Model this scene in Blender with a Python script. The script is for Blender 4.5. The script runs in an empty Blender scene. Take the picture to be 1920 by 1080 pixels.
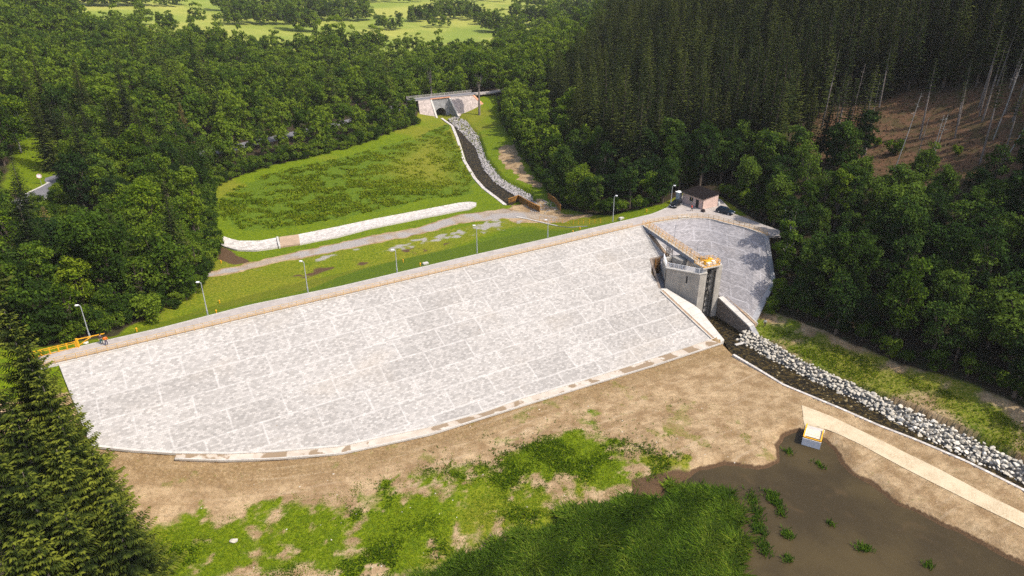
import bpy, bmesh, math, random
import numpy as np
from mathutils import Vector, Matrix
R = math.radians
rnd = random.Random(7)
rng = np.random.default_rng(7)
scene = bpy.context.scene
COL = scene.collection

# ------------------------------------------------------------------ camera model (used to turn photo measurements into places)
FPX, PITCH, CAMZ = 1300.0, R(25.5), 71.0
SN, CS = math.sin(PITCH), math.cos(PITCH)
def ray(u, v):
    a, b = (u - 960) / FPX, (v - 540) / FPX
    return a, CS - b * SN, -(SN + b * CS)
def at(u, v, z):
    r = ray(u, v); t = (z - CAMZ) / r[2]
    return Vector((r[0] * t, r[1] * t, z))
def depth_of(x, y, z): return y * CS + (CAMZ - z) * SN
def pix(x, y, z):
    d = depth_of(x, y, z)
    return 960 + FPX * x / d, 540 + FPX * ((CAMZ - z) * CS - y * SN) / d

# ------------------------------------------------------------------ dam frame
CREST = 13.0
U0, U1 = at(110, 683, CREST), at(1205, 424, CREST)
AX = (U1 - U0).normalized()                       # along the crest
PX = Vector((AX.y, -AX.x, 0))                     # upstream, away from the crest
LEN = (U1 - U0).length
SL = 2.5
def at_slope(u, v, off=0.0):
    r = ray(u, v)
    k = (r[0] * PX.x + r[1] * PX.y) / SL
    c = (U0.x * PX.x + U0.y * PX.y) / SL
    t = (CREST + off - CAMZ + c) / (r[2] + k)
    return Vector((r[0] * t, r[1] * t, CAMZ + r[2] * t))
QX = Vector((0.40, -0.9165, 0)); RX = Vector((0.9165, 0.40, 0))   # outlet works: downstream-to-upstream axis, and to its right
PA = Vector((40.0, 134.1, 0))                     # front left corner of the outlet works
def og(r, q, z=0.0): return PA + RX * r + QX * q + Vector((0, 0, z))

toe_px = [(1330, 637), (1200, 680), (1073, 720), (977, 748), (907, 773), (797, 803), (717, 820), (640, 837), (520, 847), (430, 851), (330, 850), (250, 845), (170, 836)]
toe = [at_slope(*p) for p in toe_px]
face_foot = [(U0.x, U0.y), (U1.x, U1.y)] + [(p.x, p.y) for p in toe]

# ------------------------------------------------------------------ small numpy tools
_tab = np.random.default_rng(3).random((256, 256))
def vnoise(x, y):
    xi, yi = np.floor(x).astype(int), np.floor(y).astype(int)
    fx, fy = x - xi, y - yi
    fx, fy = fx * fx * (3 - 2 * fx), fy * fy * (3 - 2 * fy)
    g = lambda i, j: _tab[(xi + i) & 255, (yi + j) & 255]
    return (g(0, 0) * (1 - fx) + g(1, 0) * fx) * (1 - fy) + (g(0, 1) * (1 - fx) + g(1, 1) * fx) * fy
def fbm(x, y, s, o=4):
    t, a, n = 0, 1.0, 0
    for k in range(o):
        t = t + a * vnoise(x / s + 17.3 * k, y / s + 9.1 * k); n += a; a *= .55; s *= .5
    return t / n
def sst(e0, e1, x):
    t = np.clip((x - e0) / (e1 - e0), 0, 1); return t * t * (3 - 2 * t)
def seg_dist(x, y, pts, closed=False):
    d = np.full(np.shape(x), 1e9)
    n = len(pts)
    for i in range(n if closed else n - 1):
        ax, ay = pts[i][0], pts[i][1]; bx, by = pts[(i + 1) % n][0], pts[(i + 1) % n][1]
        vx, vy = bx - ax, by - ay
        t = np.clip(((x - ax) * vx + (y - ay) * vy) / (vx * vx + vy * vy + 1e-9), 0, 1)
        d = np.minimum(d, np.hypot(x - ax - t * vx, y - ay - t * vy))
    return d
def inside(x, y, pts):
    c = np.zeros(np.shape(x), bool); n = len(pts)
    for i in range(n):
        ax, ay = pts[i][0], pts[i][1]; bx, by = pts[(i + 1) % n][0], pts[(i + 1) % n][1]
        if ay == by: continue
        c ^= ((ay > y) != (by > y)) & (x < (bx - ax) * (y - ay) / (by - ay) + ax)
    return c
def sdist(x, y, pts):           # positive inside
    d = seg_dist(x, y, pts, True)
    return np.where(inside(x, y, pts), d, -d)

# ------------------------------------------------------------------ terrain height
cp = []
def C(x, y, z): cp.append((x, y, z))
def CPX(u, v, z): p = at(u, v, z); cp.append((p.x, p.y, z))
for p in toe: C(p.x, p.y, p.z - .16)
for (u, v, z) in [(1345, 645, -.05), (300, 1000, 2.4), (300, 920, 3.6), (700, 1000, .3), (700, 900, .9), (1100, 900, 0), (1300, 800, .2), (1700, 850, .5), (1900, 985, .5),
                  (1500, 740, .4), (1470, 690, .3), (1500, 640, 1.6), (1640, 710, 1.6), (1800, 800, 1.7), (1900, 850, 1.8), (1420, 580, 2.2),
                  (1700, 705, 3), (1900, 790, 3.5), (1500, 620, 2.4),
                  (250, 622, 11), (330, 560, 8), (385, 512, 5.5), (400, 462, 4.6), (75, 365, 14), (400, 340, 4.5), (500, 430, 4), (650, 330, 3.5), (700, 450, 4), (560, 470, 4.2),
                  (830, 235, 2.6), (900, 400, 3.4), (1000, 390, 3.3), (1050, 410, 4.5), (880, 300, 2.6), (80, 260, 19), (60, 640, 13), (20, 640, 15)]:
    CPX(u, v, z)
for t in [(0, 40, 0), (60, 40, 0), (-40, 40, 2), (100, 60, 1.2), (-60, 60, 5), (-85, 72, 13), (-78, 95, 13), (-95, 110, 16), (-120, 60, 24), (-60, 0, 6), (60, 0, 2), (0, -60, 0), (-200, 0, 40), (200, 0, 30),
          (-160, 200, 15), (-230, 260, 24), (-150, 150, 18), (-125, 135, 16), (-110, 230, 9), (-120, 300, 10), (-200, 320, 19), (-80, 330, 5), (-150, 420, 11), (-320, 450, 32), (-34, 341, 2.5), (-33, 360, 2.6),
          (0, 450, 6), (-100, 500, 8), (0, 600, 8), (-150, 650, 11), (60, 700, 10), (-100, 900, 20), (100, 900, 18), (-300, 800, 26), (300, 1000, 40), (0, 1250, 40), (-500, 1200, 60), (500, 1300, 70), (-900, 900, 90),
          (0, 2200, 150), (-1500, 2000, 200), (1500, 2000, 260), (-2400, 500, 240), (2400, 500, 300), (1000, 800, 160),
          (52, 129, 1.2), (60, 130, 3.5), (70, 104, 2.8), (76, 118, 6), (85, 140, 12), (100, 130, 18), (120, 110, 26), (112, 150, 25), (100, 185, 22), (118, 200, 28), (130, 180, 36), (150, 140, 44), (140, 230, 42),
          (100, 240, 30), (64, 205, 17), (90, 290, 32), (40, 250, 12), (60, 330, 30), (20, 330, 8), (-5, 330, 3.5), (120, 360, 52), (200, 300, 76), (210, 200, 78), (190, 120, 66), (30, 420, 16), (100, 460, 42), (250, 450, 92),
          (60, 520, 20), (160, 600, 44), (48, 168, 12.6), (58, 172, 12.6), (66, 160, 13), (40, 180, 11.5), (62, 143, 8), (70, 150, 13), (7, 226, 3.5), (20, 205, 5.5), (28, 185, 7.5), (33, 172, 11.5), (300, 300, 110), (400, 150, 130)]:
    C(*t)
for (e_, n_, z_) in [(23, -2, 9.2), (35, -5, 9.8), (25, 4.5, 6), (50, -8, 10.2), (-17, -3, 9.0), (-19, 4, 5.5), (-26, -4, 9.5)]: C(-34.3 + .85 * e_ + .527 * n_, 337.5 + .527 * e_ - .85 * n_, z_)
cpa = np.array(cp, float)
_phi = lambda d2: np.sqrt(d2 + 36.0)
_A = _phi((cpa[:, None, 0] - cpa[None, :, 0]) ** 2 + (cpa[:, None, 1] - cpa[None, :, 1]) ** 2) - np.eye(len(cpa)) * 1.2
_n = len(cpa)
_M = np.zeros((_n + 1, _n + 1)); _M[:_n, :_n] = _A; _M[:_n, _n] = 1; _M[_n, :_n] = 1
_W = np.linalg.solve(_M, np.append(cpa[:, 2], 0))
def base_h(x, y):
    x, y = np.asarray(x, float), np.asarray(y, float)
    o = np.full(x.shape, _W[_n])
    for i in range(_n): o = o + _W[i] * np.sqrt((x - cpa[i, 0]) ** 2 + (y - cpa[i, 1]) ** 2 + 36.0)
    return o

# crest outline (photo measurements, level z = 13)
crest_out_px = [(60, 671), (90, 664), (203, 638), (300, 616), (466, 573), (640, 537), (860, 485), (1016, 450), (1180, 412), (1225, 401), (1248, 391), (1268, 372), (1300, 358), (1352, 374), (1377, 401), (1420, 417), (1462, 432), (1464, 443)]
crest_in_px = [(1437, 443), (1413, 433), (1390, 426), (1363, 420), (1342, 414), (1322, 410.5), (1298, 410), (1273, 412), (1238, 417.5), (1205, 424), (1020, 468), (640, 557), (237, 653), (110, 683), (75, 691)]
crest_out = [at(u, v, CREST) for u, v in crest_out_px]
crest_in = [at(u, v, CREST) for u, v in crest_in_px]
crest_poly = crest_out + crest_in

# right wing of the stone face: lofted from the curved crest down to the outlet works
K1, K2, K3 = at_slope(1222, 487), at_slope(1246, 482), at_slope(1239, 541)
wing_top = [crest_in[i] for i in (9, 8, 7, 6, 5, 4, 3, 2, 1, 0)]
wing_bot = [K2, og(-2.5, -10.5, 7.6), og(2.5, -9.5, 6.6), og(6.4, -7, 5.6), og(6.4, -3, 4.4), og(6.4, 0, 3.55), og(6.6, 4, 2.8), og(6.7, 9.2, 1.5), at(1411, 607, 1.5), at(1450, 528, 6.0)]
def polyline_resample(P, n):
    L = [0]
    for a, b in zip(P, P[1:]): L.append(L[-1] + (b - a).length)
    out = []
    for k in range(n):
        s = L[-1] * k / max(n - 1, 1); i = 0
        while i < len(P) - 2 and L[i + 1] < s: i += 1
        f = (s - L[i]) / max(L[i + 1] - L[i], 1e-6); out.append(P[i].lerp(P[i + 1], min(max(f, 0), 1)))
    return out
def smooth_pl(P, n):       # Catmull-Rom through P, n samples per span
    out = []
    Q = [P[0]] + list(P) + [P[-1]]
    for i in range(1, len(Q) - 2):
        for k in range(n):
            t = k / n; a, b, c, d = Q[i - 1], Q[i], Q[i + 1], Q[i + 2]
            out.append(.5 * ((2 * b) + (c - a) * t + (2 * a - 5 * b + 4 * c - d) * t * t + (3 * b - a - 3 * c + d) * t ** 3))
    out.append(P[-1].copy()); return out
WT = smooth_pl(wing_top, 5)
WB = []
for i in range(len(wing_bot) - 1):
    for k in range(5): WB.append(wing_bot[i].lerp(wing_bot[i + 1], k / 5))
WB.append(wing_bot[-1])
wing_pts = np.array([[*(a.lerp(b, t))] for a, b in zip(WT, WB) for t in np.linspace(0, 1, 9)])
wing_foot = [(p.x, p.y) for p in WT] + [(p.x, p.y) for p in reversed(WB)]

outlet_foot = [(p.x, p.y) for p in [K1, K2, og(-2.5, -10.0), og(2.5, -9), og(6, -6.5), og(6.2, 0), og(6.5, 9.5), og(5.0, 13.0), at(1372, 655, 0), at(1345, 622, 1), at(1312, 580, 3), at(1303, 573, 3.4), K3]]

# stream courses: centre line x, y, bed height, half width, bank slope
up_L = [(1352, 637), (1377, 663), (1423, 690), (1470, 720), (1567, 763), (1650, 800), (1717, 827), (1813, 870), (1917, 923), (2010, 972), (2200, 1078)]
up_W = [(1380, 637), (1430, 667), (1487, 697), (1533, 720), (1600, 750), (1680, 793), (1747, 830), (1813, 860), (1920, 907), (2020, 958), (2215, 1062)]
up_R = [(1403, 617), (1453, 643), (1493, 670), (1567, 703), (1620, 727), (1693, 763), (1780, 800), (1863, 840), (1920, 870), (2030, 925), (2230, 1025)]
dn_L = [(830, 223), (850, 235), (860, 260), (873, 300), (893, 333), (910, 352), (938, 375), (950, 385)]
dn_W = [(840, 225), (867, 253), (890, 277), (906, 317), (922, 338), (940, 353), (958, 363), (972, 374)]
dn_R = [(856, 214), (873, 221), (899, 253), (912, 293), (943, 333), (977, 350), (998, 360), (1006, 384)]
upL = [at(u, v, .25) for u, v in up_L]; upW = [at(u, v, -.9) for u, v in up_W]; upR = [at(u, v, 1.0) for u, v in up_R]
dnL = [at(u, v, 2.7) for u, v in dn_L]; dnW = [at(u, v, 1.5) for u, v in dn_W]; dnR = [at(u, v, 2.9) for u, v in dn_R]
pond_px = [(1280, 902), (1317, 883), (1360, 873), (1420, 884), (1462, 868), (1460, 833), (1470, 818), (1500, 808), (1520, 818), (1543, 827), (1573, 853), (1577, 870), (1600, 890), (1630, 907), (1680, 947), (1747, 973), (1813, 1007), (1863, 1037), (1917, 1063), (2000, 1110), (2100, 1250), (1500, 1400), (1000, 1300), (1100, 1080), (1200, 960)]
pond = [at(u, v, -.8) for u, v in pond_px]

def stream_carve(h, x, y, L, Rr, bed):
    poly = [(p.x, p.y) for p in L] + [(p.x, p.y) for p in reversed(Rr)]
    sd = sdist(x, y, poly)
    return np.where(sd > -.2, np.minimum(h, bed + (np.maximum(0, .9 - sd)) * .8), h)
def H(x, y):
    x, y = np.asarray(x, float), np.asarray(y, float)
    h = base_h(x, y)
    h = h + (fbm(x, y, 9.0, 3) - .5) * .35
    far = sst(420, 700, y); h = h + far * (fbm(x, y, 160., 3) - .5) * 14
    s = (x - U0.x) * AX.x + (y - U0.y) * AX.y
    dn = (x - U0.x) * PX.x + (y - U0.y) * PX.y
    w = np.where(dn > 0, CREST - dn / SL - .45, np.where(dn > -4.4, CREST - .25, CREST - .12 - (-dn - 4.3) / 3.0))
    w = w - np.maximum(0, -s - 2) * .5 - np.maximum(0, s - LEN - 1) * .55
    w = np.where((s > LEN) & (dn > 0), -50, w)
    h = np.maximum(h, w)
    # under the stone face never above it
    stone = sdist(x, y, face_foot) > -.3
    h = np.where(stone, np.minimum(h, np.maximum(CREST - dn / SL - .3, -5)), h)
    near = (np.abs(x - 50) < 25) & (np.abs(y - 145) < 26)
    if near.any():
        xs, ys, hs = x[near], y[near], h[near]
        ins = sdist(xs, ys, wing_foot)
        d2 = (xs[:, None] - wing_pts[None, :, 0]) ** 2 + (ys[:, None] - wing_pts[None, :, 1]) ** 2
        wz = 1 / (d2 + .3) ** 2
        zl = (wz * wing_pts[None, :, 2]).sum(1) / wz.sum(1)
        hs = np.where(ins > -1.2, np.minimum(hs, zl - .55), hs)
        hs = np.where(sdist(xs, ys, outlet_foot) > -.1, -2.2, hs)
        h = h.copy(); h[near] = hs
    cin = sdist(x, y, [(p.x, p.y) for p in crest_poly])
    h = np.where(cin > -.3, CREST - .25, h)
    h = stream_carve(h, x, y, upL, upR, -1.15)
    h = stream_carve(h, x, y, dnL, dnR, 1.25)
    cul = [(-34.3 + .85 * e_ + .527 * n_, 337.5 + .527 * e_ - .85 * n_) for e_, n_ in ((-4.4, -12), (4.4, -12), (5.2, 9), (-5.2, 9))]
    h = np.where(sdist(x, y, cul) > -.4, np.minimum(h, 1.9), h)
    ps = sdist(x, y, [(p.x, p.y) for p in pond]) + (fbm(x, y, 4., 3) - .5) * 1.6
    h = np.where(ps > -3, np.minimum(h, np.where(ps > 0, -.8 - np.minimum(ps * .3, 1.0), -.8 + (-ps) * .42)), h)
    return h
def h1(x, y): return float(H(np.array([float(x)]), np.array([float(y)]))[0])
def gp(u, v, zoff=0.0):
    """where the line of sight through a photo point meets the ground"""
    r = ray(u, v); ln = math.sqrt(r[0] ** 2 + r[1] ** 2 + r[2] ** 2)
    t = np.linspace(60, 1500, 700)
    z = CAMZ + r[2] * t; g = H(r[0] * t, r[1] * t)
    k = np.argmax(z < g)
    if not (z < g).any(): k = 699
    t = np.linspace(t[max(k - 1, 0)], t[k], 40)
    z = CAMZ + r[2] * t; g = H(r[0] * t, r[1] * t)
    k = int(np.argmax(z < g)) if (z < g).any() else 39
    return Vector((r[0] * t[k], r[1] * t[k], float(g[k]) + zoff))
def gpl(L): return [gp(u, v) for u, v in L]

# ------------------------------------------------------------------ materials
class NT:
    def __init__(s, name):
        s.m = bpy.data.materials.new(name); s.m.use_nodes = True; s.t = s.m.node_tree
        s.t.nodes.clear(); s.out = s.n('ShaderNodeOutputMaterial')
    def n(s, typ, **kw):
        nd = s.t.nodes.new(typ)
        for k, v in kw.items():
            if hasattr(nd, k) and k not in nd.inputs: setattr(nd, k, v)
            else: s.set(nd.inputs[k], v)
        return nd
    def set(s, sock, v):
        if isinstance(v, bpy.types.NodeSocket): s.t.links.new(v, sock)
        elif isinstance(v, bpy.types.Node): s.t.links.new(v.outputs[0], sock)
        else:
            if isinstance(v, tuple) and len(v) == 3 and sock.type == 'RGBA': v = (*v, 1)
            sock.default_value = v
    def noise(s, scale, detail=4, vec=None, rough=.55, dist=0):
        nd = s.n('ShaderNodeTexNoise'); nd.inputs['Scale'].default_value = scale; nd.inputs['Detail'].default_value = detail
        nd.inputs['Roughness'].default_value = rough; nd.inputs['Distortion'].default_value = dist
        if vec is not None: s.set(nd.inputs['Vector'], vec)
        return nd.outputs[0]
    def math(s, op, a, b=0.0, c=None):
        nd = s.n('ShaderNodeMath'); nd.operation = op; s.set(nd.inputs[0], a); s.set(nd.inputs[1], b)
        if c is not None: s.set(nd.inputs[2], c)
        return nd.outputs[0]
    def step(s, x, lo, hi):
        nd = s.n('ShaderNodeMapRange'); nd.interpolation_type = 'SMOOTHSTEP'; s.set(nd.inputs['Value'], x)
        nd.inputs['From Min'].default_value = lo; nd.inputs['From Max'].default_value = hi
        return nd.outputs[0]
    def mix(s, f, a, b, mode='MIX'):
        nd = s.n('ShaderNodeMixRGB'); nd.blend_type = mode; s.set(nd.inputs[0], f); s.set(nd.inputs[1], a); s.set(nd.inputs[2], b)
        return nd.outputs[0]
    def pos(s): return s.n('ShaderNodeNewGeometry').outputs['Position']
    def attr(s, name, out=2):
        nd = s.n('ShaderNodeAttribute'); nd.attribute_name = name; return nd.outputs[out]
    def uv(s): return s.n('ShaderNodeUVMap').outputs[0]
    def scl(s, vec, v):
        nd = s.n('ShaderNodeMapping'); s.set(nd.inputs['Vector'], vec); nd.inputs['Scale'].default_value = v; return nd.outputs[0]
    def bump(s, h, strength=.5, dist=.1):
        nd = s.n('ShaderNodeBump'); s.set(nd.inputs['Height'], h); nd.inputs['Strength'].default_value = strength; nd.inputs['Distance'].default_value = dist
        return nd.outputs[0]
    def principled(s, col, rough=.9, normal=None, spec=.25, metal=0.0):
        p = s.n('ShaderNodeBsdfPrincipled'); s.set(p.inputs['Base Color'], col); s.set(p.inputs['Roughness'], rough)
        p.inputs['Specular IOR Level'].default_value = spec; p.inputs['Metallic'].default_value = metal
        if normal is not None: s.set(p.inputs['Normal'], normal)
        s.t.links.new(p.outputs[0], s.out.inputs[0]); return s.m

def simple(name, col, var=.12, scale=2.0, rough=.8, bump=0.0, metal=0.0, spec=.25):
    t = NT(name); P = t.n('ShaderNodeTexCoord').outputs['Object']
    n = t.noise(scale, 5, P)
    d = tuple(c * (1 - var * 1.6) for c in col); l = tuple(min(c * (1 + var), 1) for c in col)
    c = t.mix(t.step(n, .3, .7), d, l)
    nb = t.bump(t.noise(scale * 6, 3, P), bump, .05) if bump else None
    return t.principled(c, rough, nb, spec, metal)

M = {}
M['steel'] = simple('galvanised_steel', (.42, .43, .45), .1, 3, .5, metal=.3)
M['dark_steel'] = simple('dark_steel', (.035, .033, .032), .3, 3, .6)
M['grey_steel'] = simple('grey_painted_steel', (.2, .21, .24), .15, 2, .5)
M['white_paint'] = simple('white_paint', (.78, .78, .78), .06, 2, .5)
M['yellow'] = simple('yellow_paint', (.72, .36, .02), .12, 2, .5)
M['ochre'] = simple('ochre_paint', (.54, .36, .15), .12, 2, .6)
M['rubber'] = simple('black_rubber', (.02, .02, .02), .2, 4, .8)
M['glass'] = simple('dark_glass', (.01, .012, .015), .1, 3, .12, spec=.3)
M['carblack'] = simple('black_car_paint', (.006, .0065, .008), .1, 3, .25, spec=.3)
M['carblue'] = simple('dark_blue_car_paint', (.008, .018, .035), .1, 3, .25, spec=.3)
M['lampglass'] = simple('lamp_lens', (.75, .76, .78), .05, 3, .2)
M['skin'] = simple('skin', (.5, .3, .22), .08, 6, .6)
M['hair'] = simple('dark_hair', (.03, .02, .015), .2, 8, .7)
M['orange_cloth'] = simple('orange_cloth', (.75, .16, .02), .1, 8, .9)
M['red_cloth'] = simple('red_cloth', (.65, .06, .03), .1, 8, .9)
M['navy_cloth'] = simple('navy_cloth', (.04, .04, .085), .15, 8, .9)
M['teal_cloth'] = simple('teal_cloth', (.02, .09, .12), .15, 8, .9)
M['dark_cloth'] = simple('dark_cloth', (.05, .035, .035), .15, 8, .9)
M['pale_cloth'] = simple('pale_cloth', (.6, .6, .58), .1, 8, .9)
M['shoe'] = simple('shoe_leather', (.03, .025, .02), .2, 8, .6)
M['hose'] = simple('blue_hose', (.03, .05, .16), .1, 4, .5)
M['net'] = simple('green_blue_plastic', (.03, .16, .16), .1, 4, .5)
M['roof'] = simple('dark_roof_sheet', (.013, .010, .010), .25, 3, .9, .2, spec=.05)
M['wood'] = simple('pale_board', (.6, .5, .38), .15, 5, .8, .2)
M['rust'] = simple('rusty_sheet_piling', (.3, .14, .03), .35, 2, .9, .3)
M['bark'] = simple('grey_brown_bark', (.12, .09, .07), .4, 5, .95, .5)
M['palebark'] = simple('pale_bark', (.22, .18, .155), .35, 3, .95, .3)
M['birch'] = simple('birch_bark', (.34, .32, .29), .3, 3, .9, .3)
def concrete(name, col, stain=.25):
    t = NT(name); P = t.pos()
    n = t.noise(.6, 6, P, .6); n2 = t.noise(6, 5, P, .65); n3 = t.noise(1.8, 5, t.scl(P, (1, 1, .1)), .65); n4 = t.n('ShaderNodeTexWave'); n4.wave_type = 'BANDS'; n4.bands_direction = 'Z'; t.set(n4.inputs['Vector'], P); n4.inputs['Scale'].default_value = .42; n4.inputs['Distortion'].default_value = .15
    c = t.mix(t.step(n, .35, .7), tuple(x * (1 - stain) for x in col), col)
    c = t.mix(t.math('MULTIPLY', t.step(n2, .5, .75), .35), c, tuple(x * .6 for x in col))
    c = t.mix(t.math('MULTIPLY', t.step(n3, .48, .68), stain * 1.7), c, tuple(x * .42 for x in col))
    c = t.mix(t.math('MULTIPLY', t.step(n4.outputs['Fac'], .965, .99), .35), c, tuple(x * .5 for x in col))
    return t.principled(c, .9, t.bump(n2, .3, .04))
M['concrete'] = concrete('weathered_concrete', (.42, .385, .335))
M['paleconcrete'] = concrete('pale_concrete', (.50, .465, .415), .14)
M['greyconcrete'] = concrete('grey_concrete', (.36, .35, .35), .3)
M['tanconcrete'] = concrete('tan_concrete', (.42, .30, .20), .2)
M['plaster'] = concrete('pink_plaster', (.62, .45, .38), .1)
M['road'] = concrete('crest_road_concrete', (.385, .34, .305), .18)
M['asphalt'] = concrete('worn_asphalt', (.16, .155, .165), .2)
def masonry(name, stone, joint, panel=None, size=(.55, .36), rows=4.4, width=8.5):
    """coursed stone blocks; panel = colour of the pale poured joints between the big bays"""
    t = NT(name); U = t.uv()
    b = t.n('ShaderNodeTexBrick'); t.set(b.inputs['Vector'], U)
    b.inputs['Color1'].default_value = (*[c * 1.2 for c in stone], 1); b.inputs['Color2'].default_value = (*[c * .7 for c in stone], 1); b.inputs['Mortar'].default_value = (*joint, 1)
    b.inputs['Scale'].default_value = 1; b.inputs['Mortar Size'].default_value = .035; b.inputs['Brick Width'].default_value = size[0]; b.inputs['Row Height'].default_value = size[1]; b.inputs['Mortar Smooth'].default_value = .3
    v = t.n('ShaderNodeTexVoronoi'); t.set(v.inputs['Vector'], t.scl(U, (2.6, 3.6, 1))); v.inputs['Scale'].default_value = 1.0
    col = t.mix(t.math('MULTIPLY', t.step(v.outputs['Color'], .5, .95), .12), b.outputs['Color'], tuple(c * .55 for c in stone))
    col = t.mix(t.math('MULTIPLY', t.step(t.noise(1.0, 4, t.scl(U, (.9, 4.6, 1)), .7), .48, .70), .42), col, tuple(c * .62 for c in stone))
    sp = t.noise(5.0, 3, U, .7)
    col = t.mix(t.math('MULTIPLY', t.step(sp, .57, .70), .36), col, tuple(c * .45 for c in stone))
    big = t.noise(.09, 6, U, .62)
    col = t.mix(t.math('MULTIPLY', t.step(big, .42, .75), .16), col, tuple(c * .66 for c in stone))
    warm = t.noise(.05, 4, t.scl(U, (1, 1.7, 1)), .6)
    col = t.mix(t.math('MULTIPLY', t.step(warm, .5, .75), .3), col, (stone[0] * 1.0, stone[1] * .9, stone[2] * .76))
    if panel:
        n2 = t.n('ShaderNodeTexNoise'); n2.inputs['Scale'].default_value = .5; n2.inputs['Detail'].default_value = 3; t.set(n2.inputs['Vector'], U)
        off = t.n('ShaderNodeVectorMath'); off.operation = 'SCALE'; t.set(off.inputs[0], n2.outputs['Color']); off.inputs['Scale'].default_value = .3
        ad = t.n('ShaderNodeVectorMath'); ad.operation = 'ADD'; t.set(ad.inputs[0], U); t.set(ad.inputs[1], off.outputs[0])
        p = t.n('ShaderNodeTexBrick'); t.set(p.inputs['Vector'], ad.outputs[0]); p.inputs['Scale'].default_value = 1
        p.inputs['Brick Width'].default_value = width; p.inputs['Row Height'].default_value = rows; p.inputs['Mortar Size'].default_value = .24; p.inputs['Mortar Smooth'].default_value = 1.0
        p.offset = .5; p.inputs['Color1'].default_value = (1, 1, 1, 1); p.inputs['Color2'].default_value = (.70, .70, .70, 1); p.inputs['Mortar'].default_value = (1, 1, 1, 1)
        col = t.mix(.55, col, p.outputs['Color'], 'MULTIPLY')
        wear = t.step(t.noise(.22, 5, U, .6), .36, .62)
        col = t.mix(t.math('MULTIPLY', t.math('MULTIPLY', p.outputs['Fac'], t.math('MULTIPLY_ADD', wear, .6, .4)), .55), col, panel)
        # pale efflorescence wandering over whole bays
        ef = t.step(t.noise(.17, 6, t.scl(U, (1, .6, 1)), .66), .52, .72)
        col = t.mix(t.math('MULTIPLY', ef, .16), col, panel)
        # a few rusty tufts growing in the joints
        tf = t.step(t.noise(.75, 2, t.scl(U, (1, 2.2, 1)), .5), .765, .80)
        col = t.mix(t.math('MULTIPLY', tf, .8), col, (.22, .14, .07))
    hgt = t.math('ADD', t.math('MULTIPLY', b.outputs['Fac'], -1.0), t.math('MULTIPLY', sp, .8))
    return t.principled(col, .92, t.bump(hgt, .3, .04), .15)
M['stone'] = masonry('stone_facing', (.388, .362, .334), (.33, .305, .275), (.465, .44, .412))
M['wingstone'] = masonry('shaded_stone_facing', (.315, .295, .295), (.20, .185, .185), (.42, .40, .40), rows=4.0, width=7.5)  # same facing made greyer: the turned-away wing's shade put into the colour
M['darkstone'] = masonry('brown_stone_wall', (.24, .19, .15), (.13, .1, .08), None)
M['ditchstone'] = masonry('pale_stone_channel_lining', (.52, .475, .43), (.27, .235, .19), None, (.7, .55))
M['bridgestone'] = masonry('pinkish_stone_pitching', (.40, .335, .30), (.27, .22, .19), None, (.7, .5))

def foliage(name, dark, mid, light, trans=.3, rv=.5):
    t = NT(name)
    tint = t.attr('tint'); ob = t.n('ShaderNodeObjectInfo').outputs['Random']
    k = t.math('ADD', t.math('MULTIPLY', tint, 1.0), t.math('MULTIPLY', t.math('SUBTRACT', ob, .5), rv))
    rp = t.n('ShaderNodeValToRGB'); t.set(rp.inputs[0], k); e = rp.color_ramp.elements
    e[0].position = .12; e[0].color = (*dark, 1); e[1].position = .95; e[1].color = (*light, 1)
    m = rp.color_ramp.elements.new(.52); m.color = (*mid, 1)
    d = t.n('ShaderNodeBsdfDiffuse'); t.set(d.inputs[0], rp.outputs[0])
    tr = t.n('ShaderNodeBsdfTranslucent'); t.set(tr.inputs[0], t.mix(1.0, rp.outputs[0], (1.0, 1.0, .55), 'MULTIPLY'))
    mx = t.n('ShaderNodeMixShader'); mx.inputs[0].default_value = trans
    t.t.links.new(d.outputs[0], mx.inputs[1]); t.t.links.new(tr.outputs[0], mx.inputs[2]); t.t.links.new(mx.outputs[0], t.out.inputs[0])
    return t.m
M['leaf'] = foliage('broadleaf_foliage', (.026, .050, .010), (.064, .114, .013), (.155, .215, .020), .42, .95)
M['needle'] = foliage('spruce_needles', (.009, .015, .007), (.022, .033, .010), (.064, .075, .016), .12, .5)
M['heroneedle'] = foliage('near_spruce_needles', (.010, .016, .006), (.040, .056, .010), (.15, .165, .020), .15, .25)
M['darkleaf'] = foliage('dark_leaf_foliage', (.016, .033, .011), (.038, .074, .015), (.10, .15, .022), .38, .85)  # darker leaf: right bank shade put into the colour, tone variety elsewhere
M['dryneedle'] = foliage('dying_spruce_needles', (.05, .04, .018), (.12, .09, .03), (.2, .15, .05), .15, .35)
M['brightleaf'] = foliage('light_green_foliage', (.03, .06, .008), (.10, .16, .010), (.22, .28, .020), .42)  # lighter, yellower leaf colours
M['reedleaf'] = foliage('reed_leaves', (.06, .12, .014), (.15, .24, .025), (.34, .38, .06), .55)
M['grassleaf'] = foliage('grass_blades', (.032, .072, .005), (.095, .15, .006), (.20, .235, .015), .38)
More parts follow.
